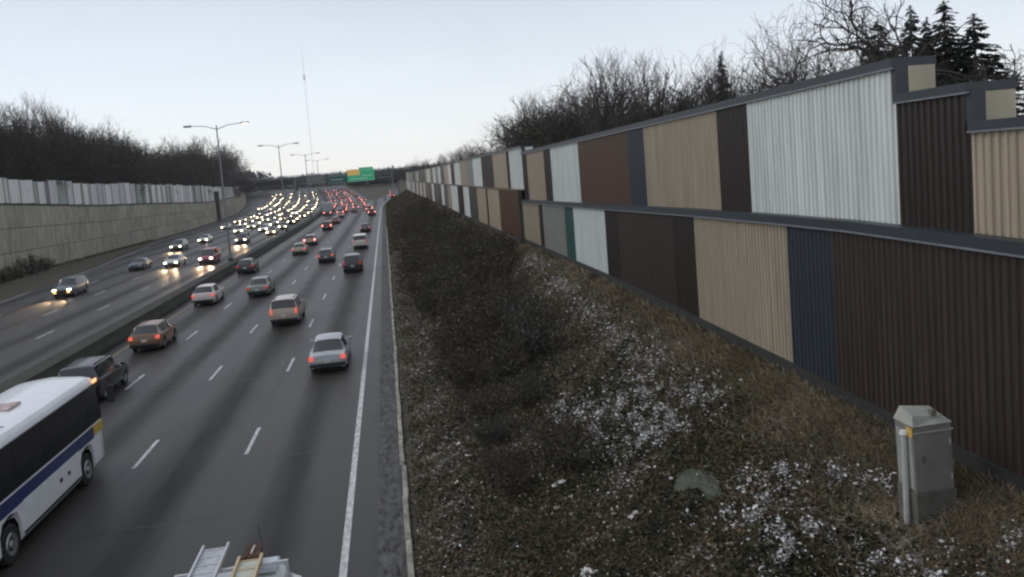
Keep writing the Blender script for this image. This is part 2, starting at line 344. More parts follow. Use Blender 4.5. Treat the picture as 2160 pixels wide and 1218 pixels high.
for T, up_ in ((UP, 1), (LO, 0)):
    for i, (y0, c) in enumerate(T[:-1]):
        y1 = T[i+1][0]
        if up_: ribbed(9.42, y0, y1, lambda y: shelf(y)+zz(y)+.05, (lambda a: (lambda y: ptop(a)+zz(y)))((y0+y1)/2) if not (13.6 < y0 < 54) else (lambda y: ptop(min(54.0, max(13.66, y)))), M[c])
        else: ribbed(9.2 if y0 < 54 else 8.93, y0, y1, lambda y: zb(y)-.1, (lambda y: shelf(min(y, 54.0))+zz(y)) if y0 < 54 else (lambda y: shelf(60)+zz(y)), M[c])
# horizontal rails, kickboard, copings, end faces
def rail(name, x0, x1, z0f, z1f, ya, yb, mt):
    ys = [q for q in (ya, *[t for t in (12, 15, 18, 24, 34, 54, 90, 130, 200, 270, 300) if ya < t < yb], yb)]
    for a, b in zip(ys[:-1], ys[1:]):
        b2 = b-.004
        m = MB().hexa([(x0, a, z0f(a)), (x1, a, z0f(a)), (x1, b2, z0f(b2)), (x0, b2, z0f(b2)), (x0, a, z1f(a)), (x1, a, z1f(a)), (x1, b2, z1f(b2)), (x0, b2, z1f(b2))])
        wbuild(m, name, mt)
rail('base_strip', 9.10, 9.19, lambda y: zb(y)-.3, lambda y: zb(y)+.30, 3, 54.1, M['basestrip'])  # dark strip running along the foot of the panels
rail('base_strip', 8.84, 8.92, lambda y: zb(y)-.3, lambda y: zb(y)+.28, 54.1, 330, M['basestrip'])
rail('shelf_flashing', 9.10, 9.44, lambda y: shelf(min(y, 54))-.02, lambda y: shelf(min(y, 54))+.17, 3, 54.1, M['coping'])
rail('shelf_flashing', 8.86, 9.44, lambda y: 7.553+zz(y), lambda y: 7.64+zz(y), 54.1, 330, M['rust_glow'])  # orange colour stands for the warm glow lying on the ledge
for a, b, t in ((3, 11.75, 9.15), (11.75, 13.65, 9.78)):
    rail('coping', 9.33, 10.25, lambda y: t-.02, lambda y: t+.13, a, b, M['coping'])
rail('coping', 9.33, 10.25, lambda y: ptop(min(54.0, max(13.66, y)))-.02, lambda y: ptop(min(54.0, max(13.66, y)))+.15, 13.65, 54.1, M['coping'])
rail('coping', 9.33, 10.25, lambda y: 10.5+zz(y), lambda y: 10.62+zz(y), 54.1, 330, M['coping'])
M['edge'] = mat('pale_highlight', (.17, .185, .205), rough=.4, var=.15)  # pale strips that draw the bright edge highlight under copings and shelf
rail('highlight_strip', 9.315, 9.40, lambda y: 9.10, lambda y: 9.127, 3, 11.75, M['edge']); rail('highlight_strip', 9.315, 9.40, lambda y: 9.73, lambda y: 9.757, 11.75, 13.65, M['edge'])
rail('highlight_strip', 9.315, 9.40, lambda y: ptop(min(54.0, max(13.66, y)))-.055, lambda y: ptop(min(54.0, max(13.66, y)))-.022, 13.65, 54.1, M['edge'])
rail('highlight_strip', 9.315, 9.40, lambda y: 10.45+zz(y), lambda y: 10.495+zz(y), 54.1, 330, M['edge'])
rail('highlight_strip', 9.06, 9.15, lambda y: shelf(min(y, 54))-.05, lambda y: shelf(min(y, 54))-.022, 3, 54.1, M['edge'])
for yy, z0, z1 in ((11.75, 9.28, 9.76), (13.65, 9.91, 10.42), (54.1, 10.2, 10.5)):
    wbuild(MB().box(9.40, 9.66, yy-.02, yy+.10, z0, z1), 'corner_trim', M['coping'])
    wbuild(MB().box(9.66, 10.2, yy-.03, yy+.10, z0, z1-.01), 'end_panel', M['buff' if yy < 20 else 'white'])
    wbuild(MB().box(9.30, 10.28, yy-.045, yy+.12, z1-.02, z1+.17), 'coping', M['coping']) if False else None
wbuild(MB().box(8.93, 9.2, 54.02, 54.1, 3.6, 7.55), 'end_panel', M['olive'])
rail('back_sheet', 10.12, 10.2, lambda y: zb(y)-.3, lambda y: ptop(y)-.03+zz(y), 3, 11.74, M['tan'])
rail('back_sheet', 10.12, 10.2, lambda y: zb(y)-.3, lambda y: 9.76, 11.76, 13.64, M['tan'])
rail('back_sheet', 10.12, 10.2, lambda y: zb(y)-.3, lambda y: ptop(min(54.0, max(13.66, y)))-.03+zz(y), 13.66, 54.0, M['tan'])
rail('back_sheet', 10.12, 10.2, lambda y: zb(y)-.3, lambda y: 10.48+zz(y), 54.1, 330, M['tan'])

# ------------------------------------------------------------------ left retaining wall and fence
M['wallpanel'] = [mat('cast_concrete', tuple(c*k for c in (.30, .285, .225)), rough=.92, var=.38, vscale=.9, stretch=(1, 1.6, .35), bump=.5, bscale=5, detail=9) for k in (.9, 1, 1.08)]
rw = thing('retaining_wall', 'tall olive grey concrete retaining wall below the pale fence on the left', 'wall', (WX, 110, 0))
def shift(m, c): m.v = [(a-c[0], b-c[1], e_-c[2]) for a, b, e_ in m.v]; return m
y = 70.
while y < 402:
    l = 4.9 if y < 260 else 9.8; y1 = y+l-.06
    for q, (f0, f1) in enumerate(((0, .34), (.345, .67), (.675, 1))):
        a, b = y, y1; za0, za1 = elev(a)+(wt(a)-elev(a))*f0, elev(a)+(wt(a)-elev(a))*f1; zb0, zb1 = elev(b)+(wt(b)-elev(b))*f0, elev(b)+(wt(b)-elev(b))*f1
        xa, xb = WX+offw(a), WX+offw(b)
        shift(MB().hexa([(xa-.25, a, za0), (xa, a, za0), (xb, b, zb0), (xb-.25, b, zb0), (xa-.25, a, za1-.02), (xa, a, za1-.02), (xb, b, zb1-.02), (xb-.25, b, zb1-.02)]), (WX, 110, 0)).build('panel', random.choice(M['wallpanel']), rw)
    y += l
m = MB()
for a in np.arange(70, 404, 6.2):
    b = a+6.2
    m.hexa([(WX+offw(a)-.28, a, wt(a)), (WX+offw(a)+.12, a, wt(a)), (WX+offw(b)+.12, b, wt(b)), (WX+offw(b)-.28, b, wt(b)), (WX+offw(a)-.28, a, wt(a)+.18), (WX+offw(a)+.12, a, wt(a)+.18), (WX+offw(b)+.12, b, wt(b)+.18), (WX+offw(b)-.28, b, wt(b)+.18)])
shift(m, (WX, 110, 0)).build('cap', M['darkconcrete'], rw)
ep = thing('pillar', 'dark tall pillar closing the end of the left retaining wall', 'pillar', (WX+offw(262)+.3, 262, 0))
MB().box(-.7, .7, -.9, .9, 0, 9.0, .05).build('shaft', M['darksteel'], ep); MB().box(-.85, .85, -1.05, 1.05, 9.0, 9.3).build('cap', M['darkconcrete'], ep)
fe = thing('fence', 'pale weathered board fence with dark streaks on top of the left retaining wall', 'fence', (WX-.35, 110, 9))
FM = [mat('fence_'+n_, c, rough=.85, var=.2, vscale=1.0, stretch=(1, 2.2, .3), col2=tuple(x*1.15 for x in c)) for n_, c in
      (('white', (.66, .655, .635)), ('pale', (.54, .54, .53)), ('grey', (.34, .37, .35)), ('dark', (.20, .21, .21)), ('lilac', (.47, .46, .48)), ('greenish', (.33, .37, .33)))]
y = 70.; r = random.Random(11)
while y < 402:
    l = r.choice([2.6, 3.4, 4.4, 1.3, .8]); y1 = y+l
    top = lerpt(FT, y)+r.choice([0, 0, .12, .28]); bot = wt(y)+.16
    mt = r.choices(FM, (5, 3, 2, 0, 1.5, 1))[0] if l > 2 else r.choices(FM, (0, 1, 4, 5, 1, 2))[0]; nb = max(2, int(l/.55)); m = MB()
    for k in range(nb):
        a = y+.1+k*(l-.1)/nb; b = a+(l-.1)/nb-.03; xo = WX+offw(a)-.25
        m.box(xo-.05, xo+.02*(k % 2), a, b, bot, top)
    shift(m, (WX-.35, 110, 9)).build('panel', mt, fe)
    shift(MB().box(WX+offw(y)-.33, WX+offw(y)-.16, y-.06, y+.09, bot-.05, top+.15), (WX-.35, 110, 9)).build('post', FM[3], fe); y = y1
mp_ = thing('marker_post', 'small white marker post among dry weeds at the foot of the left wall', 'post', (-47.0, 116, .15))
MB().tube((0, 0, 0), (0, 0, 1.0), .16, .13, 8).build('post', FM[0], mp_); MB().tube((0, 0, 1.0), (0, 0, 1.1), .19, .10, 8).build('cap', FM[0], mp_)

# ------------------------------------------------------------------ overpass, signs, lamps, mast
M['deck'] = mat('overpass_concrete', (.065, .068, .075), rough=.9, var=.2, vscale=.3)
M['girder'] = mat('overpass_girder', (.014, .016, .022), rough=.7, var=.2, vscale=.3)
M['railp'] = mat('overpass_rail', (.30, .31, .33), rough=.6)
br = thing('overpass', 'grey road overpass spanning the motorway in the distance', 'bridge', (-40, 486, 0))
MB().box(-110, 100, -7, 7, 12.6, 13.2).build('deck', M['deck'], br)
for yy in (-5.5, -1.8, 1.8, 5.5): MB().box(-110, 100, yy-.3, yy+.3, 10.3, 12.6).build('girder', M['girder'], br)
for yy in (-6.9, 6.7):
    MB().box(-110, 100, yy, yy+.25, 13.2, 13.9).build('parapet', M['deck'], br)
    m = MB()
    for xx in range(-110, 100, 4): m.box(xx, xx+.15, yy+.05, yy+.2, 13.9, 15.1)
    m.box(-110, 100, yy+.08, yy+.16, 14.5, 14.6); m.box(-110, 100, yy+.08, yy+.16, 15.0, 15.12); m.build('railing', M['railp'], br)
for xx in (-78, -52, -10.5, 31, 52):
    e_ = MB()
    for yy in (-5, 0, 5): e_.tube((xx, yy, 3.5), (xx, yy, 9.6), .7, .7, 8)
    e_.build('pier', M['deck'], br); MB().box(xx-.8, xx+.8, -6.6, 6.6, 9.6, 10.29).build('pier_cap', M['deck'], br)
MB().box(-112, -92, -7.5, 7.5, 3, 10.28).build('abutment', M['deck'], br); MB().box(62, 100, -7.5, 7.5, 3, 10.28).build('abutment', M['deck'], br)
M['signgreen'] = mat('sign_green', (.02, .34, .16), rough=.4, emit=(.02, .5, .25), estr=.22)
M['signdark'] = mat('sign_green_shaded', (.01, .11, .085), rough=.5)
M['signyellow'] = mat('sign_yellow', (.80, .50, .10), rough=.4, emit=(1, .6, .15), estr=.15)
M['legend'] = mat('sign_legend', (.75, .78, .76), rough=.5)
M['signback'] = mat('sign_back', (.16, .17, .155), rough=.6)
gy = 352
def gx(px, Y): return (px-808)/F*Y
gn = thing('sign_gantry', 'steel truss gantry carrying the green motorway signs over the road', 'gantry', (-10, gy, elev(gy)))
gz = elev(gy)
m = MB()
for z0 in (8.9, 10.4): m.box(-27, 14, .2, .4, z0, z0+.2); m.box(-27, 14, 1.5, 1.7, z0, z0+.2)
for k in range(20):
    a = -27+k*2.05; m.tube((a, .3, 9.0+1.5*(k % 2)), (a+2.05, .3, 9.0+1.5*((k+1) % 2)), .07, n=4)
m.build('truss', M['steel'], gn)
for xx in (-27, 14):
    MB().tube((xx, .3, -.5), (xx, .3, 11), .25, .2, 8).build('post', M['steel'], gn); MB().tube((xx, 1.6, -.5), (xx, 1.6, 11), .25, .2, 8).build('post', M['steel'], gn)
def sign(x0, x1, z0, z1, label, mt, lines, tabm=None):
    t = thing('road_sign', label, 'sign', (gx(x0, gy), gy-.12, gz), 0, None)
    w = gx(x1, gy)-gx(x0, gy)
    MB().box(0, w, 0, .12, z0, z1, .03).build('sign_face', mt, t)
    if lines:
        MB().box(.12, w-.12, -.012, -.004, z0+.12, z0+.2).build('border', M['legend'], t)
        MB().box(.12, w-.12, -.012, -.004, z1-.2, z1-.12).build('border', M['legend'], t)
        rr = random.Random(2); m = MB()
        for (zc, hh, xa, xb) in lines:
            x = xa*w
            while x < xb*w: ww = rr.uniform(.18, .34); m.box(x, x+ww, -.012, -.004, zc, zc+hh*rr.choice((.7, 1))); x += ww+.14
        m.build('legend', M['legend'], t)
    if tabm: MB().box(.1, w*.46, -.06, .06, z1-2.15, z1+.25, .02).build('exit_panel', tabm, t); MB().box(w*.48, w*.97, .0, .12, z1+.02, z1+.95, .02).build('upper_panel', mt, t)
    return t
sign(736, 791, 8.1, 12.9, 'bright green motorway sign with a yellow exit panel at its top left', M['signgreen'], [(9.0, .45, .1, .75), (10.1, .45, .55, .9)], M['signyellow'])
sign(697, 733, 8.0, 11.3, 'dark green motorway sign left of the bright green one', M['signdark'], [(9.3, .35, .15, .8)])
sign(654, 690, 8.3, 11.6, 'dull grey back of a sign at the left end of the gantry', M['signback'], None)
def lamp_post(x, y, label, lit):
    t = thing('street_lamp', label, 'street lamp', (x+off(y), y, elev(y)+.88), math.radians(-3), 'double-arm street lamps on the median')
    MB().tube((0, 0, 0), (0, 0, 7.5), .13, .10, 8).tube((0, 0, 7.5), (0, 0, 16.0), .10, .07, 8).build('pole', M['steel'], t, True)
    MB().box(-.25, .25, -.25, .25, 0, .35, .03).build('base', M['darksteel'], t)
    for s in (-1, 1):
        MB().tube((0, 0, 15.5), (s*1.4, 0, 15.95), .05, .045, 5).tube((s*1.4, 0, 15.95), (s*2.9, 0, 16.05), .045, .04, 5).build('arm', M['steel'], t)
        h = MB().box(min(s*2.8, s*3.7), max(s*2.8, s*3.7), -.17, .17, 15.96, 16.14, .03).build('lamp_head', M['steel'], t)
        MB().box(min(s*2.95, s*3.55), max(s*2.95, s*3.55), -.12, .12, 15.92, 15.955).build('lens', M['lamplit'] if (lit and s > 0) else M['headoff'], h)
    return t
M['lamplit'] = mat('lamp_lens_lit', (.9, .85, .75), emit=(1, .93, .78), estr=7)
lamp_post(-18.6, 99, 'tall double-arm street lamp, the nearest, rising from the median', True)
lamp_post(-18.4, 154, 'second double-arm street lamp on the median, behind the nearest one', False)
lamp_post(-18.4, 210, 'distant double-arm street lamp on the median, third away', False)
lamp_post(-18.4, 268, 'faint far double-arm street lamp on the median, last before the signs', False)
M['mast'] = mat('pale_mast', (.62, .60, .62), rough=.7)
mt_ = thing('radio_mast', 'tall faint lattice radio mast against the pale sky', 'mast', (-139, 1700, 7))
m = MB()
for sx, sy in ((-1, -1), (1, -1), (0, 1)): m.tube((sx*1.1, sy*1.1, 0), (sx*.4, sy*.4, 285), .13, .07, 4)
for k in range(56): z0 = k*5; m.tube((-1.05, -1.05, z0), (1.05, -1.05, z0+5), .05, n=3).tube((1.05, -1.05, z0), (0, 1.05, z0+5), .05, n=3)
m.build('lattice', M['mast'], mt_); MB().box(-1.6, 1.6, -1.6, 1.6, 214, 224).build('antenna_drum', M['mast'], mt_)

# ------------------------------------------------------------------ vehicles
def arch_z(y, wheels, base, r=.37):
    for wy in wheels:
        if abs(y-wy) < r+.02: return max(base, .33+math.sqrt(max(0, (r+.04)**2-(y-wy)**2)))
    return base
SPEC = dict(
 sedan=dict(L=4.8, wh=(-1.35, 1.42), st=[(-2.40,.70,.36,.66,.68,.60),(-2.32,.86,.26,.86,.89,.68),(-1.72,.91,.22,.93,.96,.72),(-1.05,.92,.22,.95,1.40,.60),(-.95,.92,.22,.95,1.42,.61),(.00,.92,.22,.94,1.47,.63),(.08,.92,.22,.94,1.47,.63),(.50,.92,.22,.93,1.43,.61),(1.28,.91,.22,.92,.96,.74),(2.10,.87,.24,.80,.84,.68),(2.34,.78,.30,.66,.70,.60),(2.42,.66,.38,.56,.58,.52)], rear=(2,3), front=(7,8), side=[(3,5),(6,7)]),
 hatch=dict(L=4.3, wh=(-1.25, 1.3), st=[(-2.12,.72,.38,.72,.75,.62),(-2.06,.86,.28,.95,.98,.72),(-1.98,.88,.26,1.02,1.06,.72),(-1.45,.90,.24,1.02,1.50,.60),(-1.30,.90,.24,1.0,1.52,.61),(-.05,.90,.24,.98,1.55,.63),(.04,.90,.24,.98,1.55,.63),(.45,.90,.24,.96,1.50,.61),(1.20,.89,.24,.94,.98,.72),(1.90,.85,.26,.82,.86,.66),(2.12,.76,.32,.68,.71,.58),(2.18,.64,.4,.58,.6,.5)], rear=(2,3), front=(7,8), side=[(3,5),(6,7)]),
 suv=dict(L=4.75, wh=(-1.4, 1.4), st=[(-2.36,.78,.44,.82,.85,.70),(-2.30,.92,.34,1.08,1.10,.78),(-2.26,.93,.32,1.14,1.17,.78),(-2.00,.95,.32,1.14,1.70,.69),(-1.85,.95,.32,1.12,1.74,.70),(-.25,.95,.32,1.10,1.77,.71),(-.16,.95,.32,1.10,1.77,.71),(.40,.95,.32,1.08,1.72,.69),(1.08,.94,.32,1.06,1.10,.79),(2.05,.90,.34,.98,1.02,.74),(2.30,.84,.36,.86,.9,.68),(2.40,.74,.42,.70,.73,.62)], rear=(2,3), front=(7,8), side=[(3,5),(6,7)]),
 van=dict(L=5.0, wh=(-1.5, 1.55), st=[(-2.50,.84,.40,.95,.98,.78),(-2.46,.95,.32,1.12,1.15,.83),(-2.42,.96,.30,1.18,1.22,.84),(-2.28,.97,.30,1.18,1.80,.76),(-2.10,.97,.30,1.16,1.88,.78),(-.10,.97,.30,1.14,1.92,.79),(0,.97,.30,1.14,1.92,.79),(.80,.97,.30,1.10,1.84,.76),(1.70,.95,.30,1.04,1.08,.80),(2.20,.90,.32,.92,.95,.74),(2.44,.82,.36,.78,.82,.66),(2.50,.74,.42,.64,.67,.6)], rear=(2,3), front=(7,8), side=[(3,5),(6,7)]))
def ring(st, zarch):
    y, hw, zbm, zbelt, zr, wr = st
    h = [(hw-.10, max(zbm-.02, zarch-.03)), (hw-.015, max(zbm+.05, zarch)), (hw+.02, max(.5*(zbm+zbelt), zarch+.06)), (hw, max(zbelt-.10, zarch+.08)), (hw-.06, zbelt), (wr+(.03), zr-.06 if zr > zbelt+.2 else zbelt+.01), (wr*.82, zr), (0, zr+.02)]
    return [(x, y, z) for x, z in h]+[(-x, y, z) for x, z in h[-2::-1]]
def car_meshes(kind):
    sp_ = SPEC[kind]; st = sp_['st']; full = []; idx = []
    extra = []
    for w in sp_['wh']: extra += [w-.40, w-.34, w-.2, w, w+.2, w+.34, w+.40]
    for i, s in enumerate(st):
        full.append((s, i))
    for y in extra:
        for i in range(len(st)-1):
            a, b = st[i], st[i+1]
            if a[0]+.015 < y < b[0]-.015:
                t = (y-a[0])/(b[0]-a[0]); full.append((tuple(a[k]+(b[k]-a[k])*t for k in range(6)), i+t)); break
    full.sort(key=lambda q: q[0][0])
    rings = [ring(s, arch_z(s[0], sp_['wh'], 0)) for s, _ in full]; P_ = [q for _, q in full]
    parts = {k: MB() for k in ('body', 'rear_window', 'windscreen', 'side_window_l', 'side_window_r')}
    n = 15; V = [v for r_ in rings for v in r_]
    for i in range(len(rings)-1):
        a, b = P_[i], P_[i+1]; mid = (a+b)/2
        for j in range(n-1):
            key = 'body'
            if 5 <= j <= 8:
                if sp_['rear'][0] <= a and b <= sp_['rear'][1]+1e-6: key = 'rear_window'
                if sp_['front'][0] <= a and b <= sp_['front'][1]+1e-6: key = 'windscreen'
            if j in (4, 9):
                for s0, s1 in sp_['side']:
                    if s0 < mid < s1: key = 'side_window_r' if j == 4 else 'side_window_l'
            m = parts[key]; k = len(m.v); m.v += [V[i*n+j], V[i*n+j+1], V[(i+1)*n+j+1], V[(i+1)*n+j]]; m.f.append((k+3, k+2, k+1, k))
    m = parts['body']
    for r_, rev in ((rings[0], 0), (rings[-1], 1)):
        k = len(m.v); m.v += r_; f_ = tuple(range(k, k+n)); m.f.append(f_[::-1] if not rev else f_)
    import bmesh
    res = {}
    for key, mb in parts.items():
        me = mb.mesh(key); bm = bmesh.new(); bm.from_mesh(me); bmesh.ops.remove_doubles(bm, verts=bm.verts, dist=.0008); bmesh.ops.recalc_face_normals(bm, faces=bm.faces) if key == 'body' else None
        bm.to_mesh(me); bm.free(); me.polygons.foreach_set('use_smooth', [True]*len(me.polygons)); me.set_sharp_from_angle(angle=math.radians(28)); res[key] = me
    hw = .93 if kind in ('suv', 'van') else .90; r0, f0 = st[0], st[-1]
    wb = st[1]
    res['underbody'] = MB().box(-hw+.16, hw-.16, st[0][0]+.1, st[-1][0]-.12, .19, .62).mesh('underbody')
    zt = {'sedan': .74, 'hatch': .84, 'suv': .95, 'van': 1.05}[kind]; yr = st[1][0]-.035
    res['tail_lamp'] = MB().box(-.11, .11, -.05, .10, -.08, .13, .02).mesh('tail_lamp') if kind in ('sedan', 'hatch') else MB().box(-.065, .065, -.05, .12, -.15, .22, .02).mesh('tail_lamp')
    res['head_lamp'] = MB().box(-.16, .16, -.12, .07, -.075, .075, .02).mesh('head_lamp')
    res['rear_bumper'] = MB().box(-hw+.06, hw-.06, st[0][0]-.05, st[0][0]+.12, .36, .52, .03).mesh('rear_bumper')
    res['front_bumper'] = MB().box(-hw+.14, hw-.14, st[-1][0]-.14, st[-1][0]+.04, .28, .44, .03).mesh('front_bumper')
    res['grille'] = MB().box(-.38, .38, st[-1][0]-.03, st[-1][0]+.025, .47, f0[3]+.02 if kind != 'suv' else .74).mesh('grille')
    res['number_plate'] = MB().box(-.16, .16, -.012, .012, -.08, .08).mesh('number_plate')
    res['mirror'] = MB().box(-.10, .10, -.06, .06, -.07, .07, .02).mesh('mirror')
    res['roof_rail'] = MB().box(-.02, .02, -1.6, .3, 0, .05).mesh('roof_rail')
    R_ = .33 if kind in ('sedan', 'hatch') else .37
    tm = MB().disc_lathe([(-.10, R_-.04), (-.08, R_), (.08, R_), (.10, R_-.04), (.10, R_*.66), (.06, R_*.64)], 'x', n=18).mesh('tyre'); tm.polygons.foreach_set('use_smooth', [False]*len(tm.polygons))
    rm = MB(); rm.disc_lathe([(.05, R_*.64), (.075, R_*.62), (.06, R_*.18), (.09, R_*.15)], 'x', n=10)
    for k in range(5):
        t = 2*math.pi*k/5; rm.tube((.085, 0, 0), (.085, R_*.58*math.cos(t), R_*.58*math.sin(t)), .028, .02, 4)
    res['tyre'] = tm; res['rim'] = rm.mesh('rim'); res['_'] = (hw, zt, R_, sp_)
    return res
CM = {k: car_meshes(k) for k in SPEC}
def make_car(kind, name, label, pmat, x, y, away=True, lights='tail', group=None, detail=2, yaw=0, extras=(), scale=1.0):
    c = CM[kind]; hw, zt, R_, sp_ = c['_']; st = sp_['st']
    slope_ = math.atan(elev(y+3)-elev(y-3)) / 1 if y > 260 else 0
    cur = math.atan2(-(off(y+5)-off(y-5)), 10) if x < -2.5 else 0
    t = thing(name, label, {'sedan': 'car', 'hatch': 'car', 'suv': 'suv', 'van': 'van'}[kind], (x+(off(y) if x < -2.5 else 0), y, elev(y)+.006), 0, group)
    t.rotation_euler = (math.atan2(elev(y+3)-elev(y-3), 6)*(1 if away else -1), 0, cur+math.radians(yaw)+(0 if away else math.pi))
    t.scale = (scale,)*3
    def P(nm, me, mt, loc=None, par=t, rz=0):
        o = link(nm, me, mt, par, own=True)
        if loc: o.location = loc
        if rz: o.rotation_euler = (0, 0, rz)
        return o
    P('body', c['body'], pmat)
    P('rear_window', c['rear_window'], M['glass']); P('windscreen', c['windscreen'], M['glass'])
    P('side_window', c['side_window_l'], M['glass']); P('side_window', c['side_window_r'], M['glass'])
    P('underbody', c['underbody'], M['under'])
    tl = {'tail': M['tail'], 'brake': M['brake'], 'off': M['tailoff'], 'head': M['tailoff'], 'headnear': M['tailoff'], 'none': M['tailoff']}[lights]
    hl = {'head': M['head'], 'headnear': M['headnear']}.get(lights, M['headoff'])
    fz = .66 if kind in ('sedan', 'hatch') else .84; fy = st[-1][0]-.10
    for s in (-1, 1):
        if away or detail > 1: P('tail_lamp', c['tail_lamp'], tl, (s*(hw-.14), st[0][0]+.04, zt))
        if (not away) or detail > 1: P('head_lamp', c['head_lamp'], hl, (s*(hw-.26), fy+.02, fz-.06))
        if detail > 1: P('mirror', c['mirror'], pmat, (s*(hw+.07), (1.0 if kind != 'van' else 1.3), 1.0 if kind in ('sedan', 'hatch') else 1.15))
    if detail > 0 or away: P('rear_bumper', c['rear_bumper'], M['trim'])
    if detail > 0 and not away: P('front_bumper', c['front_bumper'], M['trim']); P('grille', c['grille'], M['trim'])
    if detail > 0 and away: P('number_plate', c['number_plate'], M['plate'], (0, st[0][0]-.02 if kind != 'sedan' else st[0][0]-.02, .62 if kind == 'sedan' else .70))
    if detail > 1 and kind in ('suv',): P('roof_rail', c['roof_rail'], M['trim'], (.62, 0, 1.72)); P('roof_rail', c['roof_rail'], M['trim'], (-.62, 0, 1.72))
    for wy in sp_['wh']:
        for s in (-1, 1):
            w_ = bpy.data.objects.new('wheel', None); COL.objects.link(w_); w_.parent = t; w_.location = (s*(hw-.09), wy, R_); w_.rotation_euler = (0, 0, 0 if s > 0 else math.pi); w_.empty_display_size = .2
            P('tyre', c['tyre'], M['tyre'], par=w_)
            if detail > 0: P('rim', c['rim'], M['rim'], par=w_)
    return t
PT = {n_: paint(n_, c) for n_, c in dict(silver=(.36, .37, .39), tan=(.40, .33, .26), pearl_glow=(.62, .54, .52), sage=(.17, .20, .17), black=(.022, .024, .026), bronze=(.20, .105, .055), charcoal=(.07, .075, .085),
      white=(.70, .70, .68), navy=(.05, .06, .085), mint=(.50, .55, .52), crimson=(.30, .035, .075), gold=(.34, .27, .19), rose=(.42, .26, .24), darkred=(.11, .02, .025), red=(.25, .03, .03), grey=(.17, .18, .19), slate=(.11, .14, .17), cream=(.60, .58, .50), black2=(.012, .012, .014)).items()}
RB = 2.4  # rear overhang used when a position was read at the rear bumper
near = [
 ('sedan','silver_sedan','silver sedan with lit tail lamps, nearest car in the right lane','silver',-3.42,41.5,'tail'),
 ('suv','tan_suv','beige suv with a dark rear window, second lane from the right','tan',-7.2,56.3,'tail'),
 ('hatch','pearl_hatchback','white hatchback with painted pink glow beside the median with a dark rear window','pearl_glow',-15.2,69.9,'tail'),  # pink glow on the rear is put into the body colour
 ('sedan','sage_sedan','grey green sedan in the third lane beyond the beige suv','sage',-11.3,72.5,'off'),
 ('hatch','black_hatchback','small black car beside the median near the lamp post','black',-15.6,92.3,'off'),
 ('hatch','bronze_hatchback','bronze orange hatchback beside the median behind the black suv','bronze',-14.75,52.0,'tail'),
 ('suv','black_suv','black suv partly hidden by the white coach roof','black2',-14.35,40.4,'off'),
 ('hatch','charcoal_hatchback','charcoal hatchback in the second lane ahead of the beige suv','charcoal',-7.3,96.5,'tail'),
 ('suv','black_suv','black suv in the right lane behind the white van','black',-3.8,84.0,'off'),
 ('van','white_van','small white van in the right lane ahead of the black suv','cream',-3.8,111.8,'none'),
 ('sedan','black_sedan','small dark car in the right lane ahead of the white van','black',-3.9,147,'tail'),
 ('sedan','gold_sedan','pale gold sedan in the third lane beside a rose car','gold',-11.8,111,'tail'),
 ('hatch','rose_hatchback','rose coloured car with glowing lamps just ahead of the gold sedan','rose',-11.7,126,'brake'),
 ('suv','dark_red_suv','dark suv with bright red lamps behind a pale lorry','darkred',-11.6,162,'brake'),
 ('sedan','maroon_sedan','maroon car squeezed between the dark suv and the pale lorry','darkred',-11.2,185,'tail'),
 ('suv','maroon_suv','maroon suv against the white edge line far down the right lane','darkred',-3.2,211,'brake'),
 ('sedan','dark_car','dark low car in the middle lanes before the red jam','black',-8.0,240,'tail'),
]
for kd, nm, lb, pc, x, y_, li in near:
    make_car(kd, nm, lb, PT[pc], x, y_, True, li, 'cars driving away in the right carriageway', 2 if y_ < 100 else 1)
onc = [
 ('suv','dark_suv','dark slate suv with headlights and amber lamps lit, nearest oncoming car','slate',-31.8,86.2,'headnear'),
 ('sedan','blue_grey_sedan','dark blue grey sedan without lit headlights on the far carriageway','navy',-31.9,109.8,'none'),
 ('sedan','white_sedan','greenish white sedan oncoming beside the crimson van','mint',-27.6,110,'headnear'),
 ('van','crimson_van','crimson van oncoming in the lane by the median','crimson',-23.2,109.6,'headnear'),
 ('suv','grey_suv','grey suv oncoming behind the greenish white sedan','grey',-34.3,140.3,'headnear'),
 ('sedan','cream_sedan','cream sedan with glaring headlights behind the crimson van','cream',-33.4,156,'head'),
 ('suv','black_suv','black suv with round bright headlights right of the lamp post','black',-24.6,143.5,'headnear'),
 ('sedan','pale_sedan','pale sedan with bright headlights alone before the oncoming jam','white',-25.7,177,'head'),
 ('van','white_minibus','white minibus oncoming left of the lamp post','white',-30.5,176,'head'),
 ('sedan','light_car','light car with glaring headlights on the far left lane','cream',-38.0,203,'head'),
]
for kd, nm, lb, pc, x, y_, li in onc:
    t = make_car(kd, nm, lb, PT[pc], x, y_, False, li, 'oncoming cars in the left carriageway', 2 if y_ < 120 else 1)
    if li == 'headnear':
        for s in (-1, 1):
            ld = bpy.data.lights.new('headlight_beam', 'SPOT'); ld.energy = 2600 if nm == 'dark_suv' else 1200; ld.color = (1, .66, .36); ld.spot_size = math.radians(36); ld.spot_blend = 1; ld.shadow_soft_size = .08
            lo = bpy.data.objects.new('headlight_beam', ld); COL.objects.link(lo); lo.parent = t; lo.location = (s*.64, 2.6, .75); lo.rotation_euler = (math.radians(82), 0, 0)
    if nm == 'dark_suv':
        for s in (-1, 1): MB().box(s*.62-.12, s*.62+.12, 2.34, 2.46, .50, .60, .01).build('fog_lamp', M['fog'], t)
        for yy in (.5, 1.9, -.9): MB().box(.955, .985, yy-.05, yy+.05, .56, .66).build('side_marker', M['fog'], t)
r = random.Random(21); pk = ['white', 'silver', 'grey', 'black', 'charcoal', 'cream', 'gold', 'sage', 'navy']
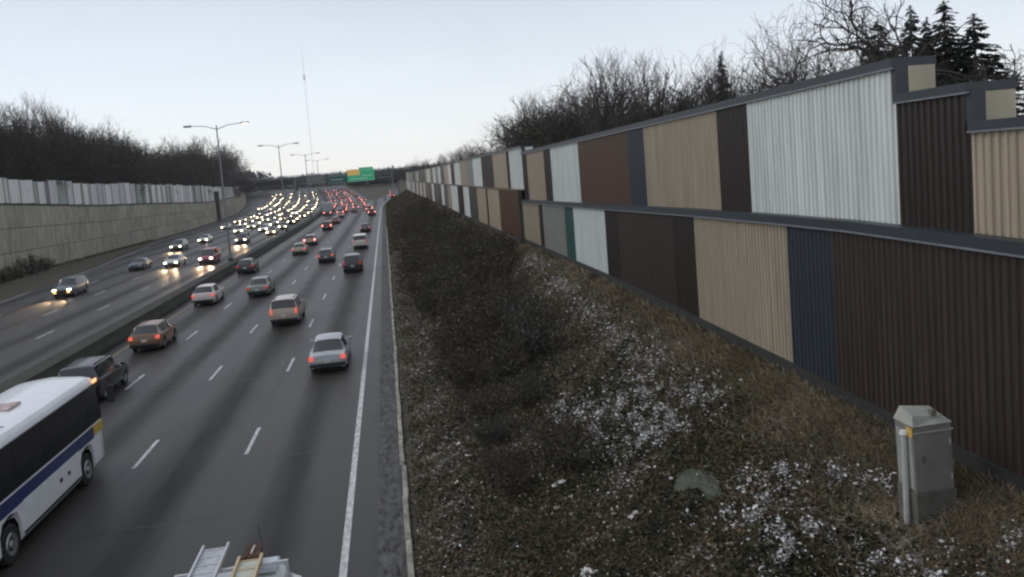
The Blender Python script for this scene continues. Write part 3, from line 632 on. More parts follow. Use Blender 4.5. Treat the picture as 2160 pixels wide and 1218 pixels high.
for lane, x in enumerate((-22.4, -26.6, -31.0, -35.4, -39.5, -43.6)):
    y_ = (163, 192, 196, 212, 232, 330)[lane]
    while y_ < 468:
        kd = r.choices(['sedan', 'suv', 'hatch', 'van'], (4, 4, 2, 2))[0]
        make_car(kd, 'oncoming_car', 'oncoming %s %s, headlights lit, %s, %s' % (pc := r.choice(pk), kd.replace('hatch', 'hatchback'), ('lane by the median', 'second lane', 'middle lane', 'fourth lane', 'fifth lane', 'outermost lane')[lane], 'near end of jam' if y_ < 230 else ('before mid jam' if y_ < 290 else ('beyond mid jam' if y_ < 370 else 'far end of jam'))), PT[pc], x+r.uniform(-.3, .3), y_, False, 'head', 'cars of the distant oncoming jam', 0)
        y_ += r.uniform(9.5, 19)+(0 if lane > 0 else 4)
pk = ['white', 'silver', 'darkred', 'black', 'charcoal', 'rose', 'red', 'grey']
for lane, x in enumerate((-3.5, -7.5, -11.3, -15.2)):
    y_ = (236, 262, 214, 262)[lane]
    while y_ < 470:
        kd = r.choices(['sedan', 'suv', 'hatch', 'van'], (4, 4, 2, 2))[0]
        make_car(kd, 'departing_car', 'departing %s %s, red lamps lit, %s, %s' % ((pc := r.choice(pk)).replace('darkred', 'dark red'), kd.replace('hatch', 'hatchback'), ('rightmost lane', 'second lane', 'third lane', 'lane by the median')[lane], 'near end of jam' if y_ < 290 else ('before mid jam' if y_ < 340 else ('beyond mid jam' if y_ < 400 else 'far end of jam'))), PT[pc], x+r.uniform(-.3, .3), y_, True, r.choice(['brake', 'brake', 'tail']), 'cars of the distant departing jam', 0)
        y_ += r.uniform(10, 22)
for i, (x, y_, c, lb) in enumerate(((5.3-2, 352, 'red', 'red car with lit lamps on the slip road by the coloured wall'), (6.2-2.5, 372, 'white', 'white car on the slip road ahead of the red car'), (3.6, 395, 'darkred', 'dark red car furthest along the slip road'))):
    t = make_car('suv', 'slip_road_car', lb, PT[c], -2.4, y_, True, 'brake', 'cars on the slip road', 0); t.location.x = x; t.rotation_euler.z = -.07
# pale lorry
tr = thing('box_lorry', 'pale grey box lorry seen from behind in the lane by the median', 'lorry', (-15.4+off(233), 233, elev(233)), -math.atan2(off(238)-off(228), 10)*-1)
tr.rotation_euler = (0, 0, .044)
MB().box(-1.25, 1.25, 0, 8, .95, 3.7, .06).build('cargo_box', PT['silver'], tr); MB().box(-1.15, 1.15, 8.2, 10, .6, 2.7, .15).build('cab', PT['white'], tr)
MB().box(-1.1, 1.1, .1, 10, .45, .93).build('chassis', M['under'], tr); MB().box(-1.2, 1.2, -.06, 0, .55, .75).build('rear_bumper', M['trim'], tr)
for s in (-1, 1):
    MB().box(s*.9-.18, s*.9+.18, -.08, 0, .8, .93).build('tail_lamp', M['brake'], tr)
    for yy in (1.6, 2.7, 8.9): MB().disc_lathe([(-.14, .46), (-.12, .5), (.12, .5), (.14, .46)], 'x', (s*1.05, yy, .5), 12).build('wheel', M['tyre'], tr)
    MB().box(s*.62-.55, s*.62+.55, -.03, -.005, 1.05, 3.6).build('rear_door', PT['silver'], tr)

# coach, lower left
bus = thing('coach', 'white coach with black window band and navy stripe at the lower left', 'bus', (-11.50, 29.3, 0))
BM = paint('coach_white', (.78, .80, .82)); NAVY = paint('coach_navy', (.012, .028, .13)); YEL = paint('coach_yellow', (.62, .44, .03))
def bring(y, hw, z0, zt_, rr):
    h = [(hw-.08, z0), (hw, z0+.12), (hw, 1.2), (hw, 1.95), (hw-.02, zt_-rr-.2), (hw-.06, zt_-rr*.75), (hw-.18, zt_-rr*.30), (hw-.42, zt_-.04), (hw-.8, zt_), (0, zt_+.04)]
    return [(x, y, z) for x, z in h]+[(-x, y, z) for x, z in h[-2::-1]]
ST = [(-13.0, 1.12, .60, 3.1), (-12.9, 1.22, .42, 3.28), (-12.6, 1.28, .36, 3.34)]
for w in (-8.75, -7.4, -1.95): ST += [(w-.62, 1.28, .34, 3.36), (w-.60, 1.28, .80, 3.36), (w-.42, 1.28, 1.06, 3.36), (w, 1.28, 1.16, 3.36), (w+.42, 1.28, 1.06, 3.36), (w+.60, 1.28, .80, 3.36), (w+.62, 1.28, .34, 3.36)]
ST += [(-.7, 1.27, .34, 3.35), (-.3, 1.22, .36, 3.26), (-.08, 1.12, .40, 3.05), (0, .98, .5, 2.9)]
ST.sort(); m = MB(); n = 19
for (yy, hw, z0, zt_) in ST:
    rg = bring(yy, hw, z0, zt_, .34); rg = [(a, b, max(c, z0+(.02*i if i < 9 else 0))) for i, (a, b, c) in enumerate(rg)]; m.v += rg
for i in range(len(ST)-1):
    for j in range(n-1): a = i*n+j; m.f.append((a+n, a+n+1, a+1, a))
m.f.append(tuple(range(n))); m.f.append(tuple(range((len(ST)-1)*n+n-1, (len(ST)-1)*n-1, -1)))
m.build('body', BM, bus, True, 32)
MB().box(-1.05, 1.05, -12.6, -.4, .30, 1.3).build('chassis', M['under'], bus)
for s in (-1, 1):
    def sbox(name, y0, y1, z0, z1, d_, mt_, bev=0): return MB().box(min(s*1.2, s*(1.28+d_)), max(s*1.2, s*(1.28+d_)), y0, y1, z0, z1, bev).build(name, mt_, bus)
    ws = [-12.2, -10.4, -8.6, -6.8, -5.0, -3.2, -1.55, -.42]
    for a, b in zip(ws[:-1], ws[1:]): sbox('side_window', a+.015, b-.015, 1.80, 3.0, .008, M['blackglass'])
    sbox('window_mullion', -12.3, -.35, 1.76, 3.02, .004, M['blackglass'])
    sbox('stripe', -12.4, -1.21, 1.32, 1.70, .006, NAVY); sbox('stripe_end', -1.2, -.35, 1.38, 1.70, .006, YEL)
    for k in range(5):
        a = -6.6+k*.80*1.0
        if a+.76 < -2.6: sbox('luggage_door', a, a+.76, .62, 1.34, .010, BM, .004)
    sbox('skirt_rail', -6.7, -2.62, .47, .54, .014, M['trim'])
    sbox('rear_door_panel', -12.2, -9.5, .6, 1.34, .010, BM, .004)
    for yy in (-3.6, -4.2): sbox('vent', yy, yy+.18, .9, 1.02, .016, M['trim'])
    sbox('marker_lamp', -.60, -.30, 3.02, 3.13, -.03, M['marker'], .01)
    for w in (-8.75, -7.4, -1.95):
        wh = MB().disc_lathe([(-.17, .46), (-.14, .51), (.14, .51), (.17, .46), (.165, .3)], 'x', (s*1.08, w, .51), 20).build('wheel', M['tyre'], bus)
        MB().disc_lathe([(-.02, .30), (.02, .28), (-.03, .12), (.04, .10)] if s > 0 else [(-.04, .10), (.03, .12), (-.02, .28), (.02, .30)], 'x', (s*1.26, w, .51), 16).build('rim', M['rim'], wh)
    am = MB().tube((s*1.15, -.15, 2.9), (s*1.42, .28, 2.75), .03, .03, 6).build('mirror_arm', M['trim'], bus)
    MB().box(s*1.45-.11, s*1.45+.11, .2, .32, 2.1, 2.72, .03).build('mirror', M['trim'], am)
MB().hexa([(-1.0, -.02, 1.4), (1.0, -.02, 1.4), (1.12, -.10, 1.4), (-1.12, -.10, 1.4), (-.98, .0, 2.85), (.98, .0, 2.85), (1.08, -.2, 2.9), (-1.08, -.2, 2.9)]).build('windscreen', M['blackglass'], bus)
RUST = mat('rusty_stain', (.42, .24, .23), rough=.8, var=.4, vscale=5, col2=(.70, .62, .62))
for yy in (-4.4, -9.6):
    h = MB().box(-.42, .42, yy-.4, yy+.4, 3.37, 3.44, .02).build('roof_hatch', RUST, bus); MB().box(-.05, .05, yy-.46, yy-.40, 3.37, 3.47).build('hinge', M['trim'], h)
MB().box(-.75, -.2, -6.2, -5.0, 3.37, 3.40, .01).build('roof_vent', RUST, bus)
for yy in (-6.6, -8.1, -11): MB().box(-1.05, 1.05, yy, yy+.02, 3.365, 3.412).build('roof_seam', PT['silver'], bus)

# white pickup with ladder rack, bottom edge
pu = thing('work_van', 'white work van with a ladder rack cut off by the bottom edge', 'van', (-3.35, 11.75, 0))
m = MB(); n = 11
for (yy, hw, z0, zt_) in [(-2.6, .92, .4, 1.95), (-2.5, .97, .3, 2.0), (3.3, .97, .3, 2.02), (3.75, .97, .3, 1.98), (4.35, .96, .32, 1.25), (5.1, .92, .34, 1.10), (5.35, .8, .4, .9)]:
    h = [(hw-.05, z0), (hw, z0+.2), (hw, min(1.0, zt_-.12)), (hw-.10*(zt_ > 1.5), zt_-.14), (hw-.24, zt_-.02), (0, zt_+.03)]
    m.v += [(x, yy, z) for x, z in h]+[(-x, yy, z) for x, z in h[-2::-1]]
for i in range(6):
    for j in range(n-1): a = i*n+j; m.f.append((a+n, a+n+1, a+1, a))
m.f.append(tuple(range(n))); m.f.append(tuple(range(6*n+n-1, 6*n-1, -1)))
m.build('body', paint('van_white', (.78, .79, .80)), pu, True, 30)
MB().hexa([(-.82, 4.33, 1.30), (.82, 4.33, 1.30), (.78, 3.79, 1.95), (-.78, 3.79, 1.95), (-.82, 4.37, 1.32), (.82, 4.37, 1.32), (.78, 3.82, 1.97), (-.78, 3.82, 1.97)]).build('windscreen', M['glass'], pu)
for yy in (-1.8, .6, 3.1):
    b_ = MB().box(-1.0, 1.0, yy-.03, yy+.03, 2.22, 2.28).build('rack_bar', M['alu'], pu)
    for s in (-1, 1): MB().box(s*.97-.03, s*.97+.03, yy-.03, yy+.03, 1.93, 2.22).build('bracket', M['alu'], b_)
MB().tube((.42, 3.9, 1.9), (.42, 3.75, 2.75), .008, .005, 4).build('antenna', M['trim'], pu)
MB().box(.30, .78, 3.15, 3.6, 2.04, 2.16, .03).build('roof_beacon', paint('beacon', (.6, .65, .7)), pu)
for s in (-1, 1):
    MB().box(s*1.08-.1, s*1.08+.1, 3.8, 3.92, 1.15, 1.4, .03).build('mirror', M['trim'], pu)
    for yy in (-1.6, 4.2): MB().disc_lathe([(-.12, .33), (-.1, .37), (.1, .37), (.12, .33)], 'x', (s*.86, yy, .37), 16).build('wheel', M['tyre'], pu)
def ladder(name, label, x0, x1, y0, y1, z, rails, n_, deck=None):
    t = thing(name, label, 'ladder', ((x0+x1)/2, (y0+y1)/2, z)); w = (x1-x0)/2; l = (y1-y0)/2
    for s in (-1, 1): MB().box(s*w-.025, s*w+.025, -l, l, 0, .09, .006).build('rail', rails, t)
    rm = MB().tube((-w, 0, .045), (w, 0, .045), .017, n=6).mesh('rung')
    for k in range(n_): o = link('rung', rm, M['alu'] if rails is not M['wood'] else M['wood'], t); o.location = (0, -l+.15+(2*l-.3)*k/(n_-1), 0)
    if deck: MB().box(-w+.03, w-.03, -l, l-.12, .015, .04).build('plank', deck, t)
    return t
DK = mat('scuffed_aluminium_plank', (.42, .43, .46), rough=.55, var=.35, vscale=9, metal=.2)
ladder('ladder', 'aluminium ladder with a plank on the left of the van rack', -4.02, -3.56, 11.0, 15.75, 2.30, M['alu'], 15, DK)
ladder('ladder', 'pale yellow ladder on the middle of the van rack', -3.24, -2.84, 10.6, 15.05, 2.30, M['wood'], 13, mat('pale_plank', (.42, .43, .36), rough=.7, var=.2, vscale=4))
bl = thing('cargo_bundle', 'brown rusty bundle at the front end of the pale yellow ladder', 'bundle', (-3.04, 15.2, 2.32))
BR = mat('brown_canvas', (.085, .045, .030), rough=.9, var=.5, vscale=8)
for k in range(6): MB().tube((-.14+.055*k, -.25, .02+.02*(k % 2)), (-.12+.05*k, .30+.05*(k % 3), .04), .035, .02, 6).build('rod', BR, bl)
MB().tube((0, -.1, .06), (.02, .2, .07), .022, .018, 6).build('pale_rod', M['plate'], bl)

# ------------------------------------------------------------------ utility cabinet, slab, litter
zc = bank(7.98, 11.25)
cb = thing('utility_cabinet', 'tall grey green metal utility cabinet at the lower right before the brown wall', 'cabinet', (8.12, 11.35, zc+.02))
cb.rotation_euler = (0, math.radians(-1.5), math.radians(-2))
CG = mat('cabinet_metal', (.19, .19, .165), rough=.55, var=.22, vscale=3, stretch=(1, 1, .5)); CP = mat('cabinet_pedestal', (.115, .115, .095), rough=.85, var=.35, vscale=3); CL = mat('cabinet_lid', (.34, .345, .31), rough=.6, var=.2, vscale=4)
MB().box(-.345, .325, -.255, .255, -.2, .50, .01).build('pedestal', CP, cb)
MB().box(-.33, .30, -.24, .24, .50, 1.58, .012).build('housing', CG, cb)
MB().hexa([(-.345, -.255, 1.58), (.315, -.255, 1.58), (.315, .255, 1.58), (-.345, .255, 1.58), (-.30, -.19, 1.74), (.22, -.15, 1.66), (.22, .16, 1.73), (-.28, .17, 1.80)]).build('lid', CL, cb)
MB().box(-.27, .25, -.252, -.243, .58, 1.44).build('front_door', CG, cb)
MB().box(-.342, -.333, -.20, .20, .55, 1.46).build('side_door', mat('cabinet_side', (.30, .32, .30), rough=.5, var=.2), cb)
MB().box(-.355, -.343, -.235, -.10, 1.40, 1.55).build('yellow_sticker', mat('faded_yellow', (.60, .38, .07), rough=.6, var=.3, vscale=20), cb)
for zz_ in (.72, 1.28): MB().tube((.262, -.26, zz_-.05), (.262, -.26, zz_+.05), .014, n=6).build('hinge', CL, cb)
MB().box(-.22, -.18, -.272, -.250, .98, 1.10, .004).build('handle', CP, cb)
MB().box(-.10, .08, -.2475, -.243, 1.20, 1.32).build('vent_plate', CP, cb)
MB().box(.02, .10, -.20, -.12, 1.70, 1.78).build('vent_knob', CP, cb)
MB().box(-.35, .32, -.262, -.255, 1.46, 1.49).build('rain_lip', CL, cb)
cd = thing('conduit_post', 'thin pale conduit post with a white cap against the left side of the cabinet', 'post', (7.70, 11.30, bank(7.70, 11.3)+.03))
MB().tube((0, 0, 0), (0, 0, 1.50), .045, .045, 8).build('pipe', mat('conduit_grey', (.40, .40, .38), rough=.6, var=.2), cd); MB().tube((0, 0, 1.50), (0, 0, 1.56), .07, .055, 8).build('cap', FM[0], cd)
MB().box(-.02, .10, -.02, .02, 1.1, 1.14).build('clamp', M['steel'], cd)
def slabthing(name, label, x, y, w, l, h, mt, rz=0, tilt=.35):
    m = MB(); n_ = 11; rr = random.Random(x); k = 0
    rad = [1+rr.uniform(-.16, .12) for _ in range(n_)]
    for z_, s in ((0, 1), (h*.7, 1), (h, .9)):
        for i in range(n_): t = 2*math.pi*i/n_; m.v.append((w*rad[i]*s*math.cos(t), l*rad[i]*s*math.sin(t), z_+rr.uniform(-.1, .1)*h))
    for j in range(2):
        for i in range(n_): q = (i+1) % n_; m.f.append((j*n_+i, j*n_+q, (j+1)*n_+q, (j+1)*n_+i))
    m.f.append(tuple(range(2*n_, 3*n_)))
    o = m.build(name, mt); o.location = (x, y, bank(x, y)-.02); o.rotation_euler = (0, -tilt, rz); return tag(o, label, 'stone')
slabthing('stone_slab', 'flat mossy grey stone slab lying in the grass left of the cabinet', 5.86, 15.5, .45, .85, .08, mat('mossy_stone', (.075, .085, .062), rough=.95, var=.35, vscale=6, bump=.6))
slabthing('gravel_pad', 'broken pale concrete pad at the foot of the utility cabinet', 7.45, 11.2, .24, .36, .10, mat('broken_pad', (.24, .235, .21), rough=.95, var=.5, vscale=9, bump=.8))
LIT = mat('litter_paper', (.62, .60, .56), rough=.8, var=.15)
for i, (x, y, w, l, lb) in enumerate(((3.52, 18.6, .17, .07, 'crumpled white paper litter halfway down the near slope'), (4.46, 15.6, .12, .06, 'small torn pale wrapper left of the stone slab'), (3.15, 14.4, .14, .12, 'pale plastic scrap on the slope near the bottom edge'),
                                      (1.56, 24.3, .06, .06, 'round white cup low on the slope near the kerb'), (1.23, 21.6, .07, .06, 'small white scrap just above the kerb'), (3.23, 17.5, .05, .06, 'tiny bright scrap below the crumpled paper'))):
    m = MB(); rr = random.Random(i); g = 5
    for a in range(g):
        for b in range(g): m.v.append(((a/(g-1)-.5)*2*w, (b/(g-1)-.5)*2*l, rr.uniform(0, .05)))
    for a in range(g-1):
        for b in range(g-1): m.f.append((a*g+b, a*g+b+1, (a+1)*g+b+1, (a+1)*g+b))
    o = m.build('litter', LIT); o.location = (x, y, bank(x, y)+.09); o.rotation_euler = (.1, -.35, rr.uniform(0, 1)); tag(o, lb, 'litter', 'scraps of litter on the slope')
for i, (x, y) in enumerate(((6.6, 17.9), (9.0, 21.5), (9.0, 29.5))):
    pass
# ------------------------------------------------------------------ plants
def tree_mesh(seed, H=12, r0=.24, depth=6, spread=.62, gnarl=.35, first=.25, twig=.012, upw=.25, nb=(2, 3), cap=9000, rad=.34):
    """branches grown level by level, so that a cap on the count only thins the finest twigs"""
    rr = random.Random(seed); trunk = MB(); crown = MB(); cnt = 0
    def vec(): return Vector((rr.gauss(0, 1), rr.gauss(0, 1), rr.gauss(0, 1))).normalized()
    queue = [(Vector((0, 0, -.3)), Vector((rr.uniform(-.1, .1), rr.uniform(-.1, .1), 1)), H*first+.3, r0, 0)]
    for lvl in range(depth+1):
        nxt = []; rr.shuffle(queue)
        for q, dirn, length, r, _ in queue:
            if cnt > cap: break
            segs = 4 if 0 < lvl < 4 else 3
            for s in range(segs):
                dirn = (dirn+vec()*gnarl*(.4 if lvl == 0 else 1)*(1.25/segs**.5)+Vector((0, 0, upw*.25))).normalized()
                q2 = q+dirn*length/segs; ra = max(twig*.5, r*(1-.36*s/segs)); rb = max(twig*.5, r*(1-.36*(s+1)/segs))
                (trunk if lvl == 0 else crown).tube(q, q2, ra, rb, 6 if lvl == 0 else (4 if lvl < 3 else 3), cap=False); cnt += 1; q = q2
                if lvl > 0 and s < segs-1 and rr.random() < .62: nxt.append((q2, (dirn*.55+vec()*spread*1.25).normalized(), length*rr.uniform(.42, .68), rb*.5, 0))
                if lvl == 0 and s >= 1:
                    for _k in range(2): nxt.append((q, (dirn*.4+vec()*spread*1.3+Vector((0, 0, .25))).normalized(), H*rr.uniform(.20, .32), rb*.55, 1))
            for _k in range(rr.randint(*nb)): nxt.append((q, (dirn+vec()*spread+Vector((0, 0, upw))).normalized(), length*rr.uniform(.6, .85) if lvl else H*rr.uniform(.22, .32), r*.62, 0))
        queue = nxt
    A = np.array(crown.v); k = H/A[:, 2].max(); rd = np.percentile(np.hypot(A[:, 0], A[:, 1]), 95); kx = rad*H/rd
    crown.v = [(a*kx, b*kx, c*k) for a, b, c in crown.v]; trunk.v = [(a*kx, b*kx, c*k) for a, b, c in trunk.v]
    return trunk.mesh('trunk'), crown.mesh('crown')
TV = [tree_mesh(s, H=12, **kw) for s, kw in (
  (1, dict(gnarl=.7, twig=.016, rad=.42, spread=.8, upw=.14, cap=11000)), (2, dict(gnarl=.5, twig=.016, spread=.65, upw=.22, rad=.36, cap=10000)), (3, dict(gnarl=.75, twig=.016, spread=.85, rad=.46, upw=.12, cap=11000)), (4, dict(gnarl=.4, spread=.6, upw=.3, first=.3, twig=.016, rad=.32, cap=10000)), (5, dict(gnarl=.65, twig=.016, spread=.75, rad=.38, upw=.18, cap=10000)))]
OAK = tree_mesh(14, H=12, r0=.30, depth=7, spread=.85, gnarl=.85, first=.26, twig=.009, upw=.12, cap=15000, rad=.44)
OAK2 = tree_mesh(31, H=12, r0=.26, depth=7, spread=.8, gnarl=.8, first=.25, twig=.009, upw=.15, cap=13000, rad=.42)
def dense_mesh(seed, H=12, n=2600, wid=.42, blade=.16):
    """twiggy thicket: many thin short twigs filling a ragged crown volume"""
    g = np.random.default_rng(seed); m = 60
    cl = g.normal(0, 1, (m, 3)); cl /= np.linalg.norm(cl, axis=1)[:, None]; cl *= g.uniform(.2, 1, (m, 1))**.5
    C = np.stack([cl[:, 0]*H*wid, cl[:, 1]*H*wid, H*.50+cl[:, 2]*H*.42], 1)
    P_ = C[g.integers(0, m, n)]+g.normal(0, H*.075, (n, 3)); P_[:, 2] = np.clip(P_[:, 2], .1, H)
    D = g.normal(0, 1, (n, 3)); D[:, 2] = np.abs(D[:, 2])+.4; D /= np.linalg.norm(D, axis=1)[:, None]; D *= g.uniform(.4, 1.1, (n, 1))
    Wd = np.cross(D, g.normal(0, 1, (n, 3))); Wd /= np.linalg.norm(Wd, axis=1)[:, None]; Wd *= g.uniform(.25, 1, (n, 1))*blade*.5
    V = np.concatenate([P_-Wd, P_+Wd, P_+D], 0); Fq = np.stack([np.arange(n), np.arange(n)+n, np.arange(n)+2*n], 1)
    me = bpy.data.meshes.new('crown'); me.vertices.add(len(V)); me.vertices.foreach_set('co', V.astype(np.float32).ravel()); me.loops.add(n*3); me.loops.foreach_set('vertex_index', Fq.astype(np.int32).ravel())
    me.polygons.add(n); me.polygons.foreach_set('loop_start', np.arange(0, 3*n, 3, dtype=np.int32)); me.update(); me.validate(); return me
DENSE = [dense_mesh(s, n=5200, blade=.13) for s in (1, 2, 3)]
M['thicket'] = mat('thicket_twigs', (.034, .030, .030), rough=.95, var=.4, vscale=.25, col2=(.052, .044, .036))
M['brownthicket'] = mat('brown_thicket', (.060, .047, .034), rough=.95, var=.35, vscale=.5, col2=(.075, .070, .045))
def put_tree(mesh, x, y, z, h, label, group, bark='bark', w=1.0, thick=None, name='bare_tree', rz=None, uz=.74):
    t = thing(name, label, 'tree', (x, y, z), random.uniform(0, 6.28) if rz is None else rz, group); s = h/12; t.scale = (s*w, s*w, s)
    link('trunk', mesh[0], M[bark], t, own=True); link('crown', mesh[1], M[bark], t, own=True)
    if thick is not None: u_ = link('undergrowth', DENSE[thick], M['thicket'] if bark == 'bark' else M['brownthicket'], t, own=True); u_.scale = (.9, .9, uz*random.uniform(.72, 1.08))
    return t
r = random.Random(5)
# left treeline: height of the tops above the eye read as tan(elevation), by azimuth
ENV = [(-.60, .150), (-.50, .138), (-.45, .118), (-.42, .113), (-.404, .120), (-.388, .124), (-.366, .099), (-.346, .096), (-.321, .095), (-.291, .082), (-.272, .070), (-.246, .063), (-.219, .071), (-.192, .069), (-.167, .051), (-.145, .036)]
for row, (xa, n_) in enumerate(((-57, 26), (-64, 26), (-75, 22))):
    for i in range(n_):
        az = -.52+i*(.52-.140)/(n_-1)+r.uniform(-.006, .006); y = -xa/-az*-1
        y = xa/az
        for _k in range(8): y = min(620, (xa+offw(y))/az)
        if y > 600 or az > -.139: continue
        zt_ = 9.1+lerpt(ENV, az)*y*(r.uniform(.92, 1.10) if row else r.uniform(.85, 1.05)); zg = max(wt(y)-.2, elev(y)+1)
        h = zt_-zg
        if h < 4: continue
        put_tree(TV[r.randrange(5)], xa+offw(y), y, zg, h, 'bare dark %s tree, %s above the fence, %s' % (('spreading', 'slender', 'wide crowned', 'narrow', 'ragged')[vi := r.randrange(5)], ('front row', 'middle row', 'back row')[row], 'at the left edge' if az < -.40 else ('left of the street lamp' if az < -.25 else ('behind the nearest street lamp' if az < -.18 else 'at the far end of the row'))), 'bare trees above the left fence', 'bark', r.uniform(.85, 1.1), r.randrange(3) if (row == 0 or r.random() < .6) else None)
for i in range(26):
    az = -.55+i*.0158; y = -54.5/az
    if y > 380 or az > -.15: continue
    t = thing('thicket_bush', 'dark leafless bush behind the left fence %s' % ('at the left edge' if az < -.40 else ('left of the street lamp' if az < -.25 else 'beyond the nearest street lamp')), 'bush', ((-54.5 if i % 3 else -51.6)+offw(min(y, 260)), y, wt(y)-.3), r.uniform(0, 6), 'bushes behind the left fence'); s = r.uniform(.5, .7); t.scale = (s*1.0, s*1.0, s)
    link('twigs', DENSE[i % 3], M['thicket'], t, own=True); link('stems', TV[i % 5][0], M['bark'], t, own=True)
# right side trees behind the coloured wall : (azimuth tan, top tan-elev, distance, mesh, kind)
RT = [(.026, .017, 430, 2, 1), (.038, .025, 410, 0, 2), (.055, .026, 390, 4, 1), (.073, .028, 340, 3, 0), (.088, .033, 320, 1, 1), (.103, .038, 290, 3, 0), (.118, .042, 270, 0, 2), (.134, .047, 240, 2, 0), (.150, .040, 220, 4, 1), (.163, .034, 200, 0, 1), (.176, .040, 180, 1, 2),
      (.191, .080, 96, 3, 0), (.205, .088, 90, 4, 1), (.229, .101, 84, 0, 2), (.245, .092, 80, 1, 0), (.262, .090, 76, 2, 1), (.298, .119, 70, 3, None), (.322, .110, 68, 1, None), (.342, .126, 64, 3, None), (.364, .088, 60, 4, None), (.398, .107, 58, 0, None), (.425, .100, 56, 2, None), (.483, .127, 54, 4, None), (.510, .110, 52, 2, None), (.455, .10, 55, 0, 1), (.31, .06, 72, 2, 1), (.21, .075, 92, 2, 2), (.235, .085, 88, 0, 1), (.275, .085, 78, 0, 0), (.38, .095, 58, 2, None), (.41, .118, 56, 0, None), (.435, .115, 54, 3, None), (.465, .125, 54, 0, None), (.50, .128, 52, 4, None), (.525, .115, 50, 0, None), (.345, .105, 64, 0, None), (.31, .10, 68, 2, None)]
for i, (az, te, y, k, th) in enumerate(RT):
    zt_ = 9.1+te*y*(1.0 if az < .15 else (1.25 if az < .3 else 1.14)); zg = zb(y)+.6
    far_ = y > 140
    lab = 'small hazy bare tree far behind the coloured wall' if far_ else ['brownish bare bushy tree behind the far stretch of the coloured wall', 'slender bare tree rising behind the glow-tinted and white panels', 'grey bare tree standing behind the long tan upper panel'][0 if az < .28 else (1 if az < .36 else 2)]
    lab = '%s bare tree behind the wall, above the %s' % (('wide crowned', 'twisted', 'spreading', 'narrow', 'ragged')[k]+('' if th is not None else ' open'), 'farthest panels' if az < .07 else ('far row of small panels' if az < .12 else ('middle row of small panels' if az < .17 else ('end of the far wall section' if az < .225 else ('small white and tan panels' if az < .27 else ('glow-tinted panel' if az < .32 else ('slate and tan panels' if az < .40 else ('long tan panel' if az < .45 else 'edge of the white panel'))))))))
    put_tree(TV[k], az*y, y, zg, zt_-zg, lab, 'bare trees behind the coloured wall', 'bark2', 1.1 if not far_ else 1.3, th)
for (ms, az, te, y, lab, bk, w_, rz_) in ((OAK, .625, .215, 42, 'large gnarled bare oak behind the white upper panel, twisted dark branches', 'bark', 1.0, 1.0),
        (OAK2, .555, .150, 44, 'smaller gnarled bare tree left of the large oak behind the white panel', 'bark', 1.0, 2.2), (OAK2, .575, .205, 50, 'gnarled bare tree whose crown leaves the top of the frame left of the firs', 'bark', .9, .3),
        (OAK, .875, .125, 42, 'bare tree with fine twigs at the far right behind the second step of the wall', 'bark2', 1.1, 4), (TV[2], .80, .10, 42, 'brown bushy bare tree between the firs and the right edge', 'bark2', 1.0, 4)):
    put_tree(ms, az*y, y, 4.7, 9.1+te*y-4.7, lab, None, bk, w_, 0 if ms is TV[2] else None, rz=rz_, name='bare_tree' if ms is TV[2] else 'oak_tree')
def fir_mesh(seed, H=12, R=4.6, n=15000):
    """whorls of drooping branches carrying hanging sprays of needles"""
    g = np.random.default_rng(seed); nbr = 520
    zb_ = np.sort(g.uniform(.04, .985, nbr)); ab = g.uniform(0, 2*np.pi, nbr); lb_ = ((1-zb_)*R*g.uniform(.62, 1.12, nbr)+.12); lb_[g.uniform(0, 1, nbr) < .08] *= 1.25
    k = g.choice(nbr, n, p=lb_/lb_.sum()); t = g.uniform(.05, 1, n)**.8; r_ = lb_[k]*t; sc = .30+.70*np.sqrt(1-zb_[k])
    ang = ab[k]+g.normal(0, .05, n); P_ = np.stack([r_*np.cos(ang), r_*np.sin(ang), zb_[k]*H-.34*r_+.05*r_**2], 1)
    a2 = ang+g.choice([-1, 1], n)*g.uniform(.3, 1.1, n); ln = g.uniform(.18, .46, n)*sc
    D = np.stack([np.cos(a2)*ln, np.sin(a2)*ln, -ln*g.uniform(.1, .7, n)], 1); T = np.stack([-np.sin(a2), np.cos(a2), g.normal(0, .3, n)], 1)*(g.uniform(.09, .20, n)*sc)[:, None]
    V = np.concatenate([P_-T, P_+T, P_+D]); Fq = np.stack([np.arange(n), np.arange(n)+n, np.arange(n)+2*n], 1)
    me = bpy.data.meshes.new('crown'); me.vertices.add(3*n); me.vertices.foreach_set('co', V.astype(np.float32).ravel()); me.loops.add(n*3); me.loops.foreach_set('vertex_index', Fq.astype(np.int32).ravel())
    me.polygons.add(n); me.polygons.foreach_set('loop_start', np.arange(0, 3*n, 3, dtype=np.int32)); me.update(); me.validate(); return me
FIRS = [fir_mesh(1, n=36000), fir_mesh(2, n=36000), fir_mesh(3, n=36000)]
FT_ = MB().tube((0, 0, -.3), (0, 0, 11.8), .2, .02, 7).mesh('trunk')
